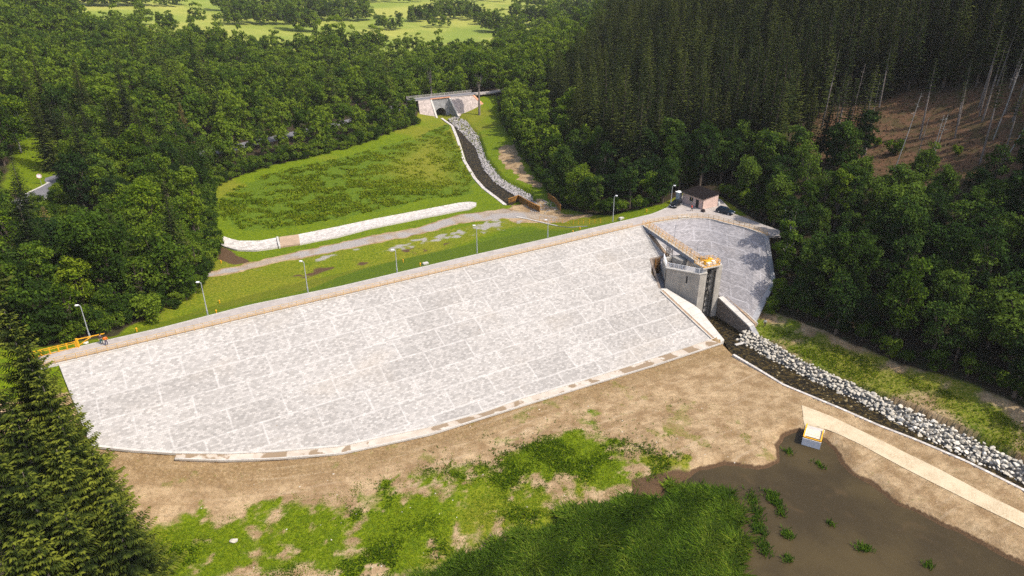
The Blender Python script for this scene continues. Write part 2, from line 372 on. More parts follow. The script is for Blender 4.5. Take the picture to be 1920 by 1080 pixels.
# ------------------------------------------------------------------ object helpers
def link(name, me, mat=None, parent=None):
    o = bpy.data.objects.new(name, me); COL.objects.link(o)
    if mat is not None: me.materials.append(mat)
    if parent is not None: o.parent = parent
    return o
def tag(o, label=None, cat=None, group=None, kind=None):
    if label: o['label'] = label
    if cat: o['category'] = cat
    if group: o['group'] = group
    if kind: o['kind'] = kind
    return o
def empty(name, loc=(0, 0, 0), rz=0.0):
    o = bpy.data.objects.new(name, None); COL.objects.link(o); o.location = loc; o.rotation_euler = (0, 0, rz); o.empty_display_size = .3
    return o
def copy_tree(o, parent=None):
    c = o.copy(); COL.objects.link(c)
    if parent is not None: c.parent = parent
    for ch in list(o.children): copy_tree(ch, c)
    return c
def fast_mesh(name, V, Q, tint=None):
    me = bpy.data.meshes.new(name); V = np.asarray(V, np.float32); Q = np.asarray(Q, np.int32); k = Q.shape[1]
    me.vertices.add(len(V)); me.vertices.foreach_set('co', V.ravel())
    me.loops.add(Q.size); me.loops.foreach_set('vertex_index', Q.ravel())
    me.polygons.add(len(Q)); me.polygons.foreach_set('loop_start', np.arange(0, Q.size, k, dtype=np.int32))
    me.update(calc_edges=True)
    if tint is not None:
        a = me.attributes.new('tint', 'FLOAT', 'POINT'); a.data.foreach_set('value', np.asarray(tint, np.float32))
    return me
class MB:
    def __init__(s): s.v = []; s.f = []; s.u = {}
    def add(s, vs, fs):
        b = len(s.v); s.v += [tuple(v) for v in vs]; s.f += [tuple(i + b for i in f) for f in fs]; return s
    def box(s, c, hx, hy, hz, ax=None, ay=None, az=None):
        c = Vector(c); ax = Vector(ax or (1, 0, 0)) * hx; ay = Vector(ay or (0, 1, 0)) * hy; az = Vector(az or (0, 0, 1)) * hz
        vs = [c + ax * i + ay * j + az * k for k in (-1, 1) for j in (-1, 1) for i in (-1, 1)]
        return s.add(vs, [(0, 2, 3, 1), (4, 5, 7, 6), (0, 1, 5, 4), (2, 6, 7, 3), (0, 4, 6, 2), (1, 3, 7, 5)])
    def bar(s, a, b, w, h=None, up=(0, 0, 1)):
        a, b = Vector(a), Vector(b); d = (b - a); L = d.length
        if L < 1e-6: return s
        d /= L; up = Vector(up)
        if abs(d.dot(up)) > .98: up = Vector((1, 0, 0))
        sd = d.cross(up).normalized(); u2 = sd.cross(d).normalized()
        return s.box((a + b) / 2, L / 2, w / 2, (h or w) / 2, d, sd, u2)
    def tube(s, pts, rad, n=8, cap=True):
        pts = [Vector(p) for p in pts]; rs = rad if isinstance(rad, (list, tuple)) else [rad] * len(pts)
        b = len(s.v)
        for i, p in enumerate(pts):
            d = (pts[min(i + 1, len(pts) - 1)] - pts[max(i - 1, 0)]).normalized()
            up = Vector((0, 0, 1)) if abs(d.z) < .9 else Vector((1, 0, 0))
            x = d.cross(up).normalized(); y = x.cross(d)
            for k in range(n):
                a = 2 * math.pi * k / n; s.v.append(tuple(p + x * math.cos(a) * rs[i] + y * math.sin(a) * rs[i]))
        for i in range(len(pts) - 1):
            for k in range(n):
                s.f.append((b + i * n + k, b + i * n + (k + 1) % n, b + (i + 1) * n + (k + 1) % n, b + (i + 1) * n + k))
        if cap:
            s.f.append(tuple(b + k for k in reversed(range(n)))); s.f.append(tuple(b + (len(pts) - 1) * n + k for k in range(n)))
        return s
    def prism(s, poly, z0, z1):
        n = len(poly); g = lambda z, i: z[i] if isinstance(z, (list, tuple)) else z
        vs = [(p[0], p[1], g(z0, i)) for i, p in enumerate(poly)] + [(p[0], p[1], g(z1, i)) for i, p in enumerate(poly)]
        return s.add(vs, [tuple(reversed(range(n))), tuple(range(n, 2 * n))] + [(i, (i + 1) % n, n + (i + 1) % n, n + i) for i in range(n)])
    def build(s, name, mat, parent=None, smooth=False, uv=None, origin=None):
        me = bpy.data.meshes.new(name); vs = s.v
        if origin is not None: vs = [(v[0] - origin[0], v[1] - origin[1], v[2] - origin[2]) for v in vs]
        me.from_pydata(vs, [], s.f); me.update()
        bm = bmesh.new(); bm.from_mesh(me); bmesh.ops.recalc_face_normals(bm, faces=bm.faces); 
        ng = [f for f in bm.faces if len(f.verts) > 4]
        if ng: bmesh.ops.triangulate(bm, faces=ng)
        if uv is not None:
            lay = bm.loops.layers.uv.new('UVMap'); off = Vector(origin) if origin is not None else Vector((0, 0, 0))
            for f in bm.faces:
                for l in f.loops: l[lay].uv = uv(l.vert.co + off, f.normal)
        bm.to_mesh(me); bm.free()
        if smooth:
            for p in me.polygons: p.use_smooth = True
        o = link(name, me, mat, parent)
        if origin is not None and parent is None: o.location = origin
        return o
def crest_uv(p, n):
    d = p - U0; s = d.x * AX.x + d.y * AX.y; q = d.x * PX.x + d.y * PX.y
    return (s, q * 1.077)
def box_uv(p, n):
    if abs(n.z) > .75: return (p.x, p.y)
    h = Vector((-n.y, n.x, 0)).normalized(); return (p.x * h.x + p.y * h.y, p.z)
def strip(pts_a, pts_b, mat, name, na=1, z=None, parent=None, across=1, sag=None, lift=.06, step=1.2, uvm=False, skirt=0):
    """a ribbon between two point lines, draped on the ground (z None) or on the points' own heights"""
    n = max(2, int(max(sum((b - a).length for a, b in zip(pts_a, pts_a[1:])), 2) / step))
    A, B = polyline_resample(pts_a, n), polyline_resample(pts_b, n)
    P = np.array([[tuple(a.lerp(b, j / across)) for j in range(across + 1)] for a, b in zip(A, B)])
    if z is None: P[..., 2] = H(P[..., 0].ravel(), P[..., 1].ravel()).reshape(P.shape[:2]) + lift
    elif z != 'own': P[..., 2] = z
    if sag: 
        t = np.linspace(-1, 1, across + 1); P[..., 2] -= sag * (1 - t ** 2)[None, :]
    m = across + 1; V = P.reshape(-1, 3)
    Q = [(i * m + j, i * m + j + 1, (i + 1) * m + j + 1, (i + 1) * m + j) for i in range(n - 1) for j in range(across)]
    mb = MB(); mb.v = [tuple(v) for v in V]; mb.f = Q
    if skirt:
        b = len(mb.v); ring = [i * m for i in range(n)] + [(n - 1) * m + j for j in range(1, m)] + [i * m + across for i in range(n - 2, -1, -1)] + [j for j in range(across - 1, 0, -1)]
        mb.v += [(V[i][0], V[i][1], V[i][2] - skirt) for i in ring]; k = len(ring)
        mb.f += [(ring[i], ring[(i + 1) % k], b + (i + 1) % k, b + i) for i in range(k)]
    o = mb.build(name, mat, parent)
    if uvm:
        me = o.data; lay = me.uv_layers.new(name='UVMap'); La = np.concatenate([[0], np.cumsum([(b - a).length for a, b in zip(A, A[1:])])])
        wd = (A[0] - B[0]).length
        co = {}
        for i in range(n):
            for j in range(m): co[i * m + j] = (La[i], wd * j / across)
        for l in me.loops: lay.data[l.index].uv = co.get(l.vertex_index, (0, 0))
    return o

# ------------------------------------------------------------------ terrain sheet
def axis(lo, a, b, hi, fine, grow=1.12, mid=None):
    L = list(np.arange(a, b, fine)); s = fine; x = b
    while x < hi: L.append(x); s = min(s * grow, 90); x += s
    L.append(hi); s = fine; x = a - fine
    while x > lo: L.insert(0, x); s = min(s * grow, 90); x -= s
    L.insert(0, lo); return np.array(L)
gx = axis(-3000, -82, 84, 3000, .55, 1.06); gy = axis(-700, 56, 200, 3000, .55, 1.022)
GX, GY = np.meshgrid(gx, gy, indexing='xy'); X, Y = GX.ravel(), GY.ravel()
Z = H(X, Y)
nx, ny = len(gx), len(gy)
ii = np.arange(nx * ny).reshape(ny, nx)
Q = np.stack([ii[:-1, :-1], ii[:-1, 1:], ii[1:, 1:], ii[1:, :-1]], -1).reshape(-1, 4)
tme = fast_mesh('ground', np.stack([X, Y, Z], -1), Q)
for p in tme.polygons: p.use_smooth = True

P2 = lambda L: [(p.x, p.y) for p in gpl(L)]
def band(sd, w): return sst(-w, w, sd)
foot = [at(1448, 590, 2), at(1528, 618, 2.4), at(1595, 645, 2.8), at(1685, 685, 3), at(1775, 720, 3), at(1865, 755, 3.2), at(1985, 805, 3.5), at(2150, 890, 4)]
footp = [(p.x, p.y) for p in foot]
grass_up = P2([(240, 965), (380, 958), (520, 938), (640, 925), (750, 905), (800, 880), (850, 868), (920, 855), (1000, 822), (1090, 785), (1130, 808), (1200, 830), (1290, 842), (1310, 875), (1240, 905), (1150, 930), (1000, 990), (800, 1090), (240, 1120), (200, 1000)])
reed_px = [(1205, 920), (1280, 903), (1340, 902), (1380, 907), (1394, 925), (1399, 960), (1400, 990), (1403, 1040), (1406, 1120), (700, 1120), (800, 1075), (823, 1050), (940, 1013), (1000, 990), (1073, 955), (1130, 938)]
reed_poly = [(p.x, p.y) for p in [at(u, v, -.3) for u, v in reed_px]]
strip_r = P2([(1425, 612), (1490, 622), (1560, 645), (1640, 675), (1720, 712), (1800, 742), (1900, 785), (1990, 825), (1990, 925), (1920, 868), (1863, 838), (1780, 798), (1693, 760), (1620, 724), (1567, 700), (1493, 667), (1453, 640), (1410, 618)])
meadow = P2([(415, 408), (440, 424), (500, 431), (580, 419), (700, 396), (800, 374), (885, 362), (880, 322), (850, 262), (836, 235), (780, 258), (640, 297), (500, 328), (425, 358), (412, 388)])
yellowm = P2([(700, 330), (800, 350), (870, 355), (870, 310), (835, 250), (780, 262), (720, 300)])
mgrass = P2([(385, 365), (407, 340), (493, 310), (640, 277), (790, 228), (835, 222), (880, 300), (945, 385), (900, 405), (640, 450), (400, 462), (390, 400)])
soil_dn = [P2([(395, 462), (412, 458), (466, 490), (440, 497), (395, 482)]), P2([(930, 402), (1000, 376), (1060, 400), (1120, 402), (1060, 415), (960, 418)]), P2([(936, 275), (965, 270), (985, 320), (1012, 345), (1010, 352), (975, 335), (940, 305)])]
gravel_dn = [P2([(585, 485), (640, 468), (700, 456), (700, 464), (640, 478), (590, 492)]), P2([(478, 505), (530, 496), (520, 506), (480, 511)]), P2([(905, 416), (945, 408), (990, 412), (975, 428), (940, 432), (900, 440), (800, 458), (740, 470), (700, 474), (760, 455), (850, 434)])]
mud_dn = [P2([(530, 522), (600, 500), (700, 480), (800, 462), (880, 442), (870, 450), (760, 478), (640, 505), (560, 525)])]
dam_dn = seg_dist(X, Y, [(p.x, p.y) for p in crest_out[1:9]])

nz1, nz2, nz3 = fbm(X, Y, 7., 4), fbm(X, Y, 2.4, 3), fbm(X, Y, 30., 3)
cr = (X - U0.x) * AX.x + (Y - U0.y) * AX.y; dnn = (X - U0.x) * PX.x + (Y - U0.y) * PX.y
gsd = sdist(X, Y, grass_up)
upst = (dnn > 5) & (Y < 165)
stretch = fbm(X * .75 + Y * .25, Y * .45 - X * .2, 3.2, 4)      # wheel-track like streaks
g_up = band(gsd + (nz1 - .5) * 9 + (nz2 - .5) * 4, 3.2)
nz0 = fbm(X, Y, 1.1, 2)
patch = .05 + .95 * sst(.44, .68, .40 * stretch + .22 * nz1 + .22 * nz2 + .16 * nz0 + .007 * np.clip(9 - gsd, 0, 9) - .02)
soil = np.where(upst, 1 - g_up * (1 - patch * .95), 0)
soil = np.where(upst & (sdist(X, Y, strip_r) > -2), 1 - band(sdist(X, Y, strip_r) + (nz2 - .5) * 3, 1.) * (1 - .55 * sst(.45, .6, nz1)), soil)
side_r = sdist(X, Y, [(p.x, p.y) for p in upR] + list(reversed(footp))) > -2.5
soil = np.where(side_r & upst, .36 + .55 * sst(.38, .6, nz1) * (1 - band(sdist(X, Y, strip_r), 1.) * .5), soil)
soil_sparse = np.where(upst, sst(.56, .68, nz2 * .6 + nz1 * .4) * .45, 0)     # weeds coming up on the bare soil
soil = np.clip(soil - soil_sparse * (gsd > -14), 0, 1)
trk = P2([(376, 513), (438, 501), (530, 479), (630, 458), (700, 443), (780, 428), (860, 404), (943, 392), (1000, 397), (1050, 405), (1045, 415), (1000, 411), (943, 409), (860, 419), (780, 440), (700, 457), (630, 471), (530, 490), (438, 510), (376, 519)])
soil = np.maximum(soil, band(sdist(X, Y, trk) + .5 + (nz2 - .5) * 1.8 + (nz1 - .5) * 1.2, .5))
for k, p in enumerate(soil_dn[1:]): soil = np.maximum(soil, band(sdist(X, Y, p) + (nz2 - .5) * 4, 1.))
mud = np.zeros_like(X)
mud = np.maximum(mud, .9 * band(sdist(X, Y, soil_dn[0]) + (nz2 - .5) * 1.5, .6))
for p in mud_dn: mud = np.maximum(mud, .75 * band(sdist(X, Y, p) + (nz1 - .5) * 5, 1.5) * sst(.4, .6, nz2))
mud = np.maximum(mud, sst(-.35, -.7, Z) * upst * .95)
mud = np.where((sdist(X, Y, pond) + (fbm(X, Y, 4., 3) - .5) * 1.6 > -.15) & upst, 1, mud)
mud = np.where(upst & (X > 18), np.maximum(mud, band(sdist(X, Y, reed_poly) + 2.5, 1.2)), mud)
gravel = np.zeros_like(X)
gravel = np.maximum(gravel, band(sdist(X, Y, trk) + (nz2 - .5) * 1.5, .5) * (.5 + .4 * sst(.42, .6, nz1)))
for p in gravel_dn: gravel = np.maximum(gravel, band(sdist(X, Y, p) + (nz2 - .5) * 5 + (nz1 - .5) * 4, 1.2) * (.2 + .42 * sst(.35, .6, nz2)))
hillr = base_h(X, Y)
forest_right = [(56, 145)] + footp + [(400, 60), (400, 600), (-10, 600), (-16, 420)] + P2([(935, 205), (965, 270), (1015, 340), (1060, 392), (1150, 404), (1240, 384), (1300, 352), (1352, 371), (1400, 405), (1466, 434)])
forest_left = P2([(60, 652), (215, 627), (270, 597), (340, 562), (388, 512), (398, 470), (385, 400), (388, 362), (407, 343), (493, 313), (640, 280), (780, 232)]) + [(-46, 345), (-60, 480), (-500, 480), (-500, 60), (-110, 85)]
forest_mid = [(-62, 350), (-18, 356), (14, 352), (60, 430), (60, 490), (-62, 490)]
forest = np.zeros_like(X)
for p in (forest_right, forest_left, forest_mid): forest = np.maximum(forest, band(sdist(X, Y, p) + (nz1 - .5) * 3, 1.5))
field = sst(470, 560, Y)
lush = band(sdist(X, Y, meadow) + (nz2 - .5) * 4 + (nz1 - .5) * 7, 1.6) * (1 - .65 * band(sdist(X, Y, yellowm), 14))
dry = np.clip(sst(.42, .66, nz3) * .6 + .8 * band(sdist(X, Y, yellowm) + (nz1 - .5) * 14, 9), 0, 1)
dstrip = (dnn < -4.3) & (cr > -10) & (cr < LEN + 6)
dry = np.maximum(dry, .8 * (sdist(X, Y, strip_r) > -1) * sst(.4, .55, nz1))
dry = np.where(dstrip & (dnn > -14), .15 + .3 * nz1, dry); dry = np.where(dstrip & (dnn <= -14) & (dnn > -45), .30 + .45 * nz1, dry)
dkg = P2([(560, 552), (600, 535), (640, 518), (700, 499), (760, 485), (830, 470), (880, 455), (925, 437), (965, 426), (1000, 425), (1060, 431), (1100, 428), (1180, 411), (1230, 398), (1180, 414), (1016, 452), (860, 487), (640, 540)])
lush = np.maximum(lush, .62 * band(sdist(X, Y, dkg) + (nz1 - .5) * 3, 1.2)); dry = dry * (1 - band(sdist(X, Y, dkg), 1.5))
bright_grass = P2([(0, 350), (60, 205), (105, 205), (112, 335), (40, 370)])  # open grass patch at the left, kept free of forest floor
open_grass = band(sdist(X, Y, bright_grass), 3.); forest = forest * (1 - open_grass)
def colattr(name, a, b, c):
    at_ = tme.attributes.new(name, 'FLOAT_COLOR', 'POINT')
    at_.data.foreach_set('color', np.stack([a, b, c, np.ones_like(a)], -1).astype(np.float32).ravel())
colattr('cover_a', soil, gravel, mud); colattr('cover_b', forest, field, lush); clear0 = P2([(1470, 262), (1560, 205), (1700, 175), (1990, 130), (1990, 332), (1860, 340), (1700, 345), (1600, 316), (1500, 290)])
toed = seg_dist(X, Y, [(p.x, p.y) for p in toe])
colattr('cover_c', dry, band(sdist(X, Y, clear0) + (nz1 - .5) * 6, 2.), upst * sst(8.5, 3.5, toed + (nz1 - .5) * 5))
uv_ = tme.attributes.new('grading', 'FLOAT_VECTOR', 'POINT'); uv_.data.foreach_set('vector', np.stack([toed, cr * .06, np.zeros_like(X)], -1).astype(np.float32).ravel())
t = NT('ground_cover'); P = t.pos()
def sep(n):
    s = t.n('ShaderNodeSeparateColor'); t.set(s.inputs[0], t.attr(n, 0)); return s.outputs
A, B, Cc = sep('cover_a'), sep('cover_b'), sep('cover_c')
fine = t.noise(2.2, 5, P, .65); fine2 = t.noise(7., 4, P, .7); mid = t.noise(.35, 5, P, .6); tiny = t.noise(22., 2, P, .7)
def thr(m, n, k=.55, w=.16): return t.step(t.math('ADD', m, t.math('MULTIPLY', t.math('SUBTRACT', n, .5), k)), .5 - w, .5 + w)
grass = t.mix(t.step(fine, .3, .72), (.058, .096, .002), (.150, .192, .004))
grass = t.mix(t.math('MULTIPLY', t.step(mid, .5, .72), .55), grass, (.055, .095, .005))
grass = t.mix(t.math('MULTIPLY', thr(A := A, 0.5) if False else t.step(fine2, .62, .75), .25), grass, (.28, .27, .04))
drycol = t.mix(t.step(fine, .35, .7), (.125, .125, .010), (.235, .205, .022))
col = t.mix(t.math('MULTIPLY', thr(Cc[0], fine, .8, .3), .8), grass, drycol)
lushc = t.mix(t.step(fine, .35, .68), (.045, .082, .004), (.115, .16, .007))
col = t.mix(thr(B[2], mid, .5, .25), col, lushc)
fieldc = t.mix(t.step(t.noise(.012, 6, P, .62), .38, .66), (.165, .21, .03), (.29, .285, .06))
fieldc = t.mix(t.math('MULTIPLY', t.step(t.noise(.05, 5, t.scl(P, (1, 3, 1)), .65), .45, .7), .5), fieldc, (.17, .19, .03))
col = t.mix(B[1], col, fieldc)
soilc = t.mix(t.step(mid, .32, .68), (.215, .135, .066), (.40, .285, .162))
soilc = t.mix(t.math('MULTIPLY', Cc[2], .7), soilc, t.mix(t.step(fine, .4, .65), (.155, .095, .038), (.27, .18, .085)))
grit = t.noise(1.3, 9, P, .78)
soilc = t.mix(t.math('MULTIPLY', t.step(grit, .5, .62), .55), soilc, (.15, .098, .05))
soilc = t.mix(t.math('MULTIPLY', t.step(t.noise(3.1, 7, P, .75), .53, .66), .5), soilc, (.46, .36, .235))
soilc = t.mix(t.math('MULTIPLY', t.step(t.noise(1.9, 8, P, .78), .585, .64), .65), soilc, (.125, .135, .03))
rut = t.noise(.9, 6, t.attr('grading', 1), .6)
soilc = t.mix(t.math('MULTIPLY', t.step(rut, .5, .68), .5), soilc, (.185, .12, .062))
soilc = t.mix(t.math('MULTIPLY', t.step(rut, .46, .3), .4), soilc, (.43, .33, .215))
soilc = t.mix(t.math('MULTIPLY', t.step(fine2, .55, .75), .35), soilc, (.17, .11, .055))
soilc = t.mix(t.math('MULTIPLY', t.step(tiny, .66, .76), .8), soilc, (.52, .44, .34))
soilc = t.mix(t.math('MULTIPLY', t.step(t.noise(.9, 6, t.scl(P, (.5, 1.4, 1)), .68), .5, .68), .55), soilc, (.19, .125, .058))
col = t.mix(thr(A[0], t.math('ADD', t.math('MULTIPLY', fine, .5), t.math('MULTIPLY', fine2, .5)), 1.1, .2), col, soilc)
grv = t.mix(t.step(tiny, .35, .65), (.19, .17, .155), (.38, .345, .315))
col = t.mix(thr(A[1], fine2, .8, .15), col, grv)
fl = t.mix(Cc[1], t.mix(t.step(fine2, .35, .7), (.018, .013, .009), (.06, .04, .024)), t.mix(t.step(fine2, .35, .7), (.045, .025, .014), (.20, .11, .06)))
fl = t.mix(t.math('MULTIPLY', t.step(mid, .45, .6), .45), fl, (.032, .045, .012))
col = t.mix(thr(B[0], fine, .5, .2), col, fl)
mudc = t.mix(t.step(fine2, .35, .7), (.055, .032, .018), (.12, .072, .036))
col = t.mix(thr(A[2], fine, .5, .2), col, mudc)
hb = t.math('ADD', t.math('MULTIPLY', fine2, .7), t.math('MULTIPLY', fine, 1.0))
M['ground'] = t.principled(col, .95, t.bump(hb, .7, .22), .1)
tme.materials.append(M['ground'])
ground = bpy.data.objects.new('ground', tme); COL.objects.link(ground); tag(ground, kind='structure')

# water
wt = NT('pond_water'); Pw = wt.pos()
wc = wt.mix(wt.step(wt.noise(.07, 5, Pw, .6), .4, .68), (.040, .029, .014), (.064, .046, .020))
wc = wt.mix(wt.math('MULTIPLY', wt.step(wt.noise(.16, 5, Pw, .6, 1.0), .55, .75), .5), wc, (.082, .053, .025))
M['water'] = wt.principled(wc, .38, wt.bump(wt.noise(1.3, 4, Pw), .08, .05), .1)
st = NT('stream_water'); Pw = st.pos()
sc_ = st.mix(st.step(st.noise(1.6, 5, Pw, .7), .45, .66), (.012, .010, .007), (.075, .052, .018))
M['stream'] = st.principled(sc_, .55, st.bump(st.noise(2.5, 4, Pw), .15, .05), .06)
mb = MB(); mb.v = [(p.x, p.y, -.8) for p in [at(u, v, -.8) for u, v in [(1180, 870), (1480, 770), (1560, 780), (1760, 960), (2100, 1130), (2150, 1260), (1500, 1500), (900, 1400), (900, 1150), (1080, 960)]]]; mb.f = [tuple(range(10))]
o = mb.build('water', M['water']); tag(o, kind='structure')
chan = [og(1.6, -.4), og(1.6, 6), og(1.5, 13)]; chanr = [og(5.6, -.4), og(5.8, 6), og(5.6, 13.5)]
sl = [p.copy() for p in chan[:2]] + [p + Vector((0, 0, 0)) for p in upL[1:]]; sr = [p.copy() for p in chanr[:2]] + upW[1:]
o = strip([Vector((p.x, p.y, 0)) for p in sl], [Vector((p.x, p.y, 0)) + (Vector((.9, .6, 0)) if i > 1 else Vector((0, 0, 0))) for i, p in enumerate(sr)], M['stream'], 'stream_water', z=-.82, across=2); tag(o, kind='structure')
o = strip(dnL, [p + Vector((.6, .2, 0)) for p in dnW], M['stream'], 'brook_water', z=1.62, across=2); tag(o, kind='structure')
# ------------------------------------------------------------------ the dam
dam = empty('dam', tuple(U0.lerp(U1, .5))); dam.location.z = 0
tag(dam, 'long embankment dam with pale stone-clad upstream slope and concrete crest road', 'dam')
DO = Vector(dam.location)
def part(mb, name, mat, root, **k):
    return mb.build(name, mat, root, origin=tuple(root.location), **k)
# stone face
face_px = [(110, 683), (1205, 424), (1222, 487), (1221, 512), (1239, 541)] + toe_px
mb = MB(); pts = [at_slope(u, v) for u, v in face_px]; pts[0] = U0.copy(); pts[1] = U1.copy(); pts.insert(1, U0.lerp(U1, .5))
L = len(pts); mb.v = [tuple(p) for p in pts] + [(p.x, p.y, p.z - .5) for p in pts]
mb.f = [tuple(range(L))] + [(i, (i + 1) % L, L + (i + 1) % L, L + i) for i in range(L)]
stone_face = part(mb, 'stone_face', M['stone'], dam, uv=crest_uv)
mb = MB()   # strip between bridge stair and the main face
pts = [at_slope(1205, 424, .0), at_slope(1209, 424), at_slope(1246, 482), at_slope(1222, 487)]
pts = [U1.copy(), WT[0] + Vector((.02, 0, 0)), K2, K1]
mb.v = [tuple(p + Vector((0, 0, .0))) for p in (U1, K2, K1)]; mb.f = [(0, 1, 2)]
part(mb, 'stone_infill', M['stone'], dam, uv=crest_uv)
# apron of plain concrete beside the outlet channel
ap = [(1239, 541), (1250, 541), (1303, 573), (1312, 580), (1345, 621), (1358, 637), (1345, 649), (1330, 637)]
pts = [at_slope(u, v, .02) for u, v in ap]; mb = MB(); L = len(pts)
mb.v = [tuple(p) for p in pts] + [(p.x, p.y, p.z - 2.6) for p in pts]; mb.f = [tuple(range(L))] + [(i, (i + 1) % L, L + (i + 1) % L, L + i) for i in range(L)]
part(mb, 'concrete_apron', M['paleconcrete'], dam)
# wing face
n = len(WT); m = 9; mb = MB()
for a, b in zip(WT, WB):
    for tt in np.linspace(0, 1, m): mb.v.append(tuple(a.lerp(b, tt)))
for i in range(n - 1):
    for j in range(m - 1): mb.f.append((i * m + j, i * m + j + 1, (i + 1) * m + j + 1, (i + 1) * m + j))
b0 = len(mb.v)
mb.v += [(p.x, p.y, p.z - .8) for p in WB]
mb.f += [(i * m + m - 1, (i + 1) * m + m - 1, b0 + i + 1, b0 + i) for i in range(n - 1)]
wing = part(mb, 'wing_face', M['wingstone'], dam, smooth=False)
lay = wing.data.uv_layers.new(name='UVMap'); La = np.concatenate([[0], np.cumsum([(b - a).length for a, b in zip(WT, WT[1:])])])
for l in wing.data.loops:
    i, j = divmod(min(l.vertex_index, n * m - 1), m); lay.data[l.index].uv = (La[i] * .85 + 3, (WT[i] - WB[i]).length * j / 8)
# coping along the wing's right edge
mb = MB(); e = WB[-6:]
for a, b in zip(e, e[1:]): mb.bar(a + Vector((0, 0, .02)), b + Vector((0, 0, .02)), 1.1, .5)
a, b = WT[-1], WB[-1]; mb.bar(a, b + Vector((0, 0, .02)), .9, .46)
part(mb, 'edge_coping', M['greyconcrete'], dam)
# crest road
mb = MB(); mb.prism([(p.x, p.y) for p in crest_poly], CREST - .4, CREST + .04)
part(mb, 'crest_road', M['road'], dam)
mb = MB(); prev = None
def offset_line(P, d):
    out = []
    for i, p in enumerate(P):
        t_ = (P[min(i + 1, len(P) - 1)] - P[max(i - 1, 0)]); nn = Vector((-t_.y, t_.x, 0)).normalized(); out.append(p + nn * d)
    return out
inn = list(reversed(crest_in)); inn_s = smooth_pl(inn, 6)
oA, oB = offset_line(inn_s, .0), offset_line(inn_s, .32)
cm = dict(step=2.0, z='own', across=1)
k_in = strip([p + Vector((0, 0, .16)) - DO for p in offset_line(inn_s, -.06)], [p + Vector((0, 0, .16)) - DO for p in offset_line(inn_s, .3)], M['paleconcrete'], 'upstream_kerb', parent=dam, skirt=.35, **cm)
out_s = crest_out[1:11]
strip([p + Vector((0, 0, .10)) - DO for p in offset_line(out_s, -.25)], [p + Vector((0, 0, .10)) - DO for p in offset_line(out_s, .1)], M['paleconcrete'], 'downstream_kerb', parent=dam, skirt=.3, **cm)
strip([p + Vector((0, 0, .052)) - DO for p in offset_line(inn_s, .34)], [p + Vector((0, 0, .052)) - DO for p in offset_line(inn_s, 1.5)], M['tanconcrete'], 'crest_gutter', parent=dam, **cm)
# toe slab with puddles and washed-on mud
tt = NT('toe_slab_concrete'); Pp = tt.pos()
c_ = tt.mix(tt.step(tt.noise(.5, 5, Pp, .6), .35, .7), (.40, .335, .265), (.50, .44, .37))
w_ = tt.step(tt.noise(.28, 4, Pp, .5), .5, .54)
c_ = tt.mix(tt.math('MULTIPLY', w_, .85), c_, (.20, .135, .075))
M['toeslab'] = tt.principled(c_, .85, None, .2)
toe_o = [gp(u, v) for u, v in [(1352, 646), (1220, 690), (1113, 722), (973, 765), (807, 817), (640, 853), (520, 865), (423, 868), (329, 865)]]
tl = [p + Vector((0, 0, .06)) for p in toe[:11]]
for p in toe_o: p.z = min((q.z for q in tl), key=lambda z: 0) if False else p.z
to2 = []
for k_, p in enumerate(toe_o):
    q = min(tl, key=lambda q: (q - p).length); to2.append(Vector((p.x, p.y, q.z - .03)))
strip([p - DO for p in tl], [p - DO for p in to2], M['toeslab'], 'toe_slab', z='own', across=2, parent=dam, step=1.5, skirt=.6)
mb = MB()
for a, b in zip(toe, toe[1:]): mb.bar(a + Vector((0, 0, .03)), b + Vector((0, 0, .03)), .45, .36)
part(mb, 'toe_kerb', M['paleconcrete'], dam)
for a_, b_ in [(0, 8)]:
    mb = MB()
    for a, b in zip(to2, to2[1:]): mb.bar(a - Vector((0, 0, .02)), b - Vector((0, 0, .02)), .2, .3)
    part(mb, 'slab_edge', M['paleconcrete'], dam)

# ------------------------------------------------------------------ railings
def railing(name, pts, h, nrail, gap, mat, label, cat, group=None, rw=.06, split=None, post=.07, toeboard=False):
    root = empty(name, tuple(pts[0])); tag(root, label, cat, group); O = Vector(pts[0])
    Ln = sum((b - a).length for a, b in zip(pts, pts[1:])); n = max(2, int(Ln / gap) + 1); S = polyline_resample(pts, n)
    mb = MB()
    for p in S: mb = MB(); mb.bar(p - Vector((0, 0, .1)), p + Vector((0, 0, h)), post); mb.build('post', mat, root, origin=tuple(O))
    for k in range(nrail):
        mb = MB(); z = h * (k + 1) / nrail
        for a, b in zip(S, S[1:]): mb.bar(a + Vector((0, 0, z)), b + Vector((0, 0, z)), rw)
        mb.build('rail', mat, root, origin=tuple(O))
    if toeboard:
        mb = MB()
        for a, b in zip(S, S[1:]): mb.bar(a + Vector((0, 0, .1)), b + Vector((0, 0, .1)), .03, .16)
        mb.build('toe_board', mat, root, origin=tuple(O))
    return root
ri = [p + Vector((0, 0, .16)) for p in offset_line(inn_s, .12)]
i1 = max(i for i, p in enumerate(ri) if (p - U1).length < 3.0)
i0 = min(range(len(ri)), key=lambda i: (ri[i] - U1).length)
main_r = [p for p in ri if (p - U0).dot(AX) < LEN - .6 and (p - U0).dot(AX) > -2]
wing_r = [ri[-1].copy() for _ in ()] + [p for p in ri if (p - U0).dot(AX) > LEN + 1.2]
railing('crest_railing', main_r, 1.05, 3, 1.45, M['ochre'], 'long ochre railing along the straight upstream edge of the dam crest', 'railing')
railing('crest_railing', wing_r, 1.05, 3, 1.3, M['ochre'], 'ochre railing curving round the crest bend above the grey right wing', 'railing')

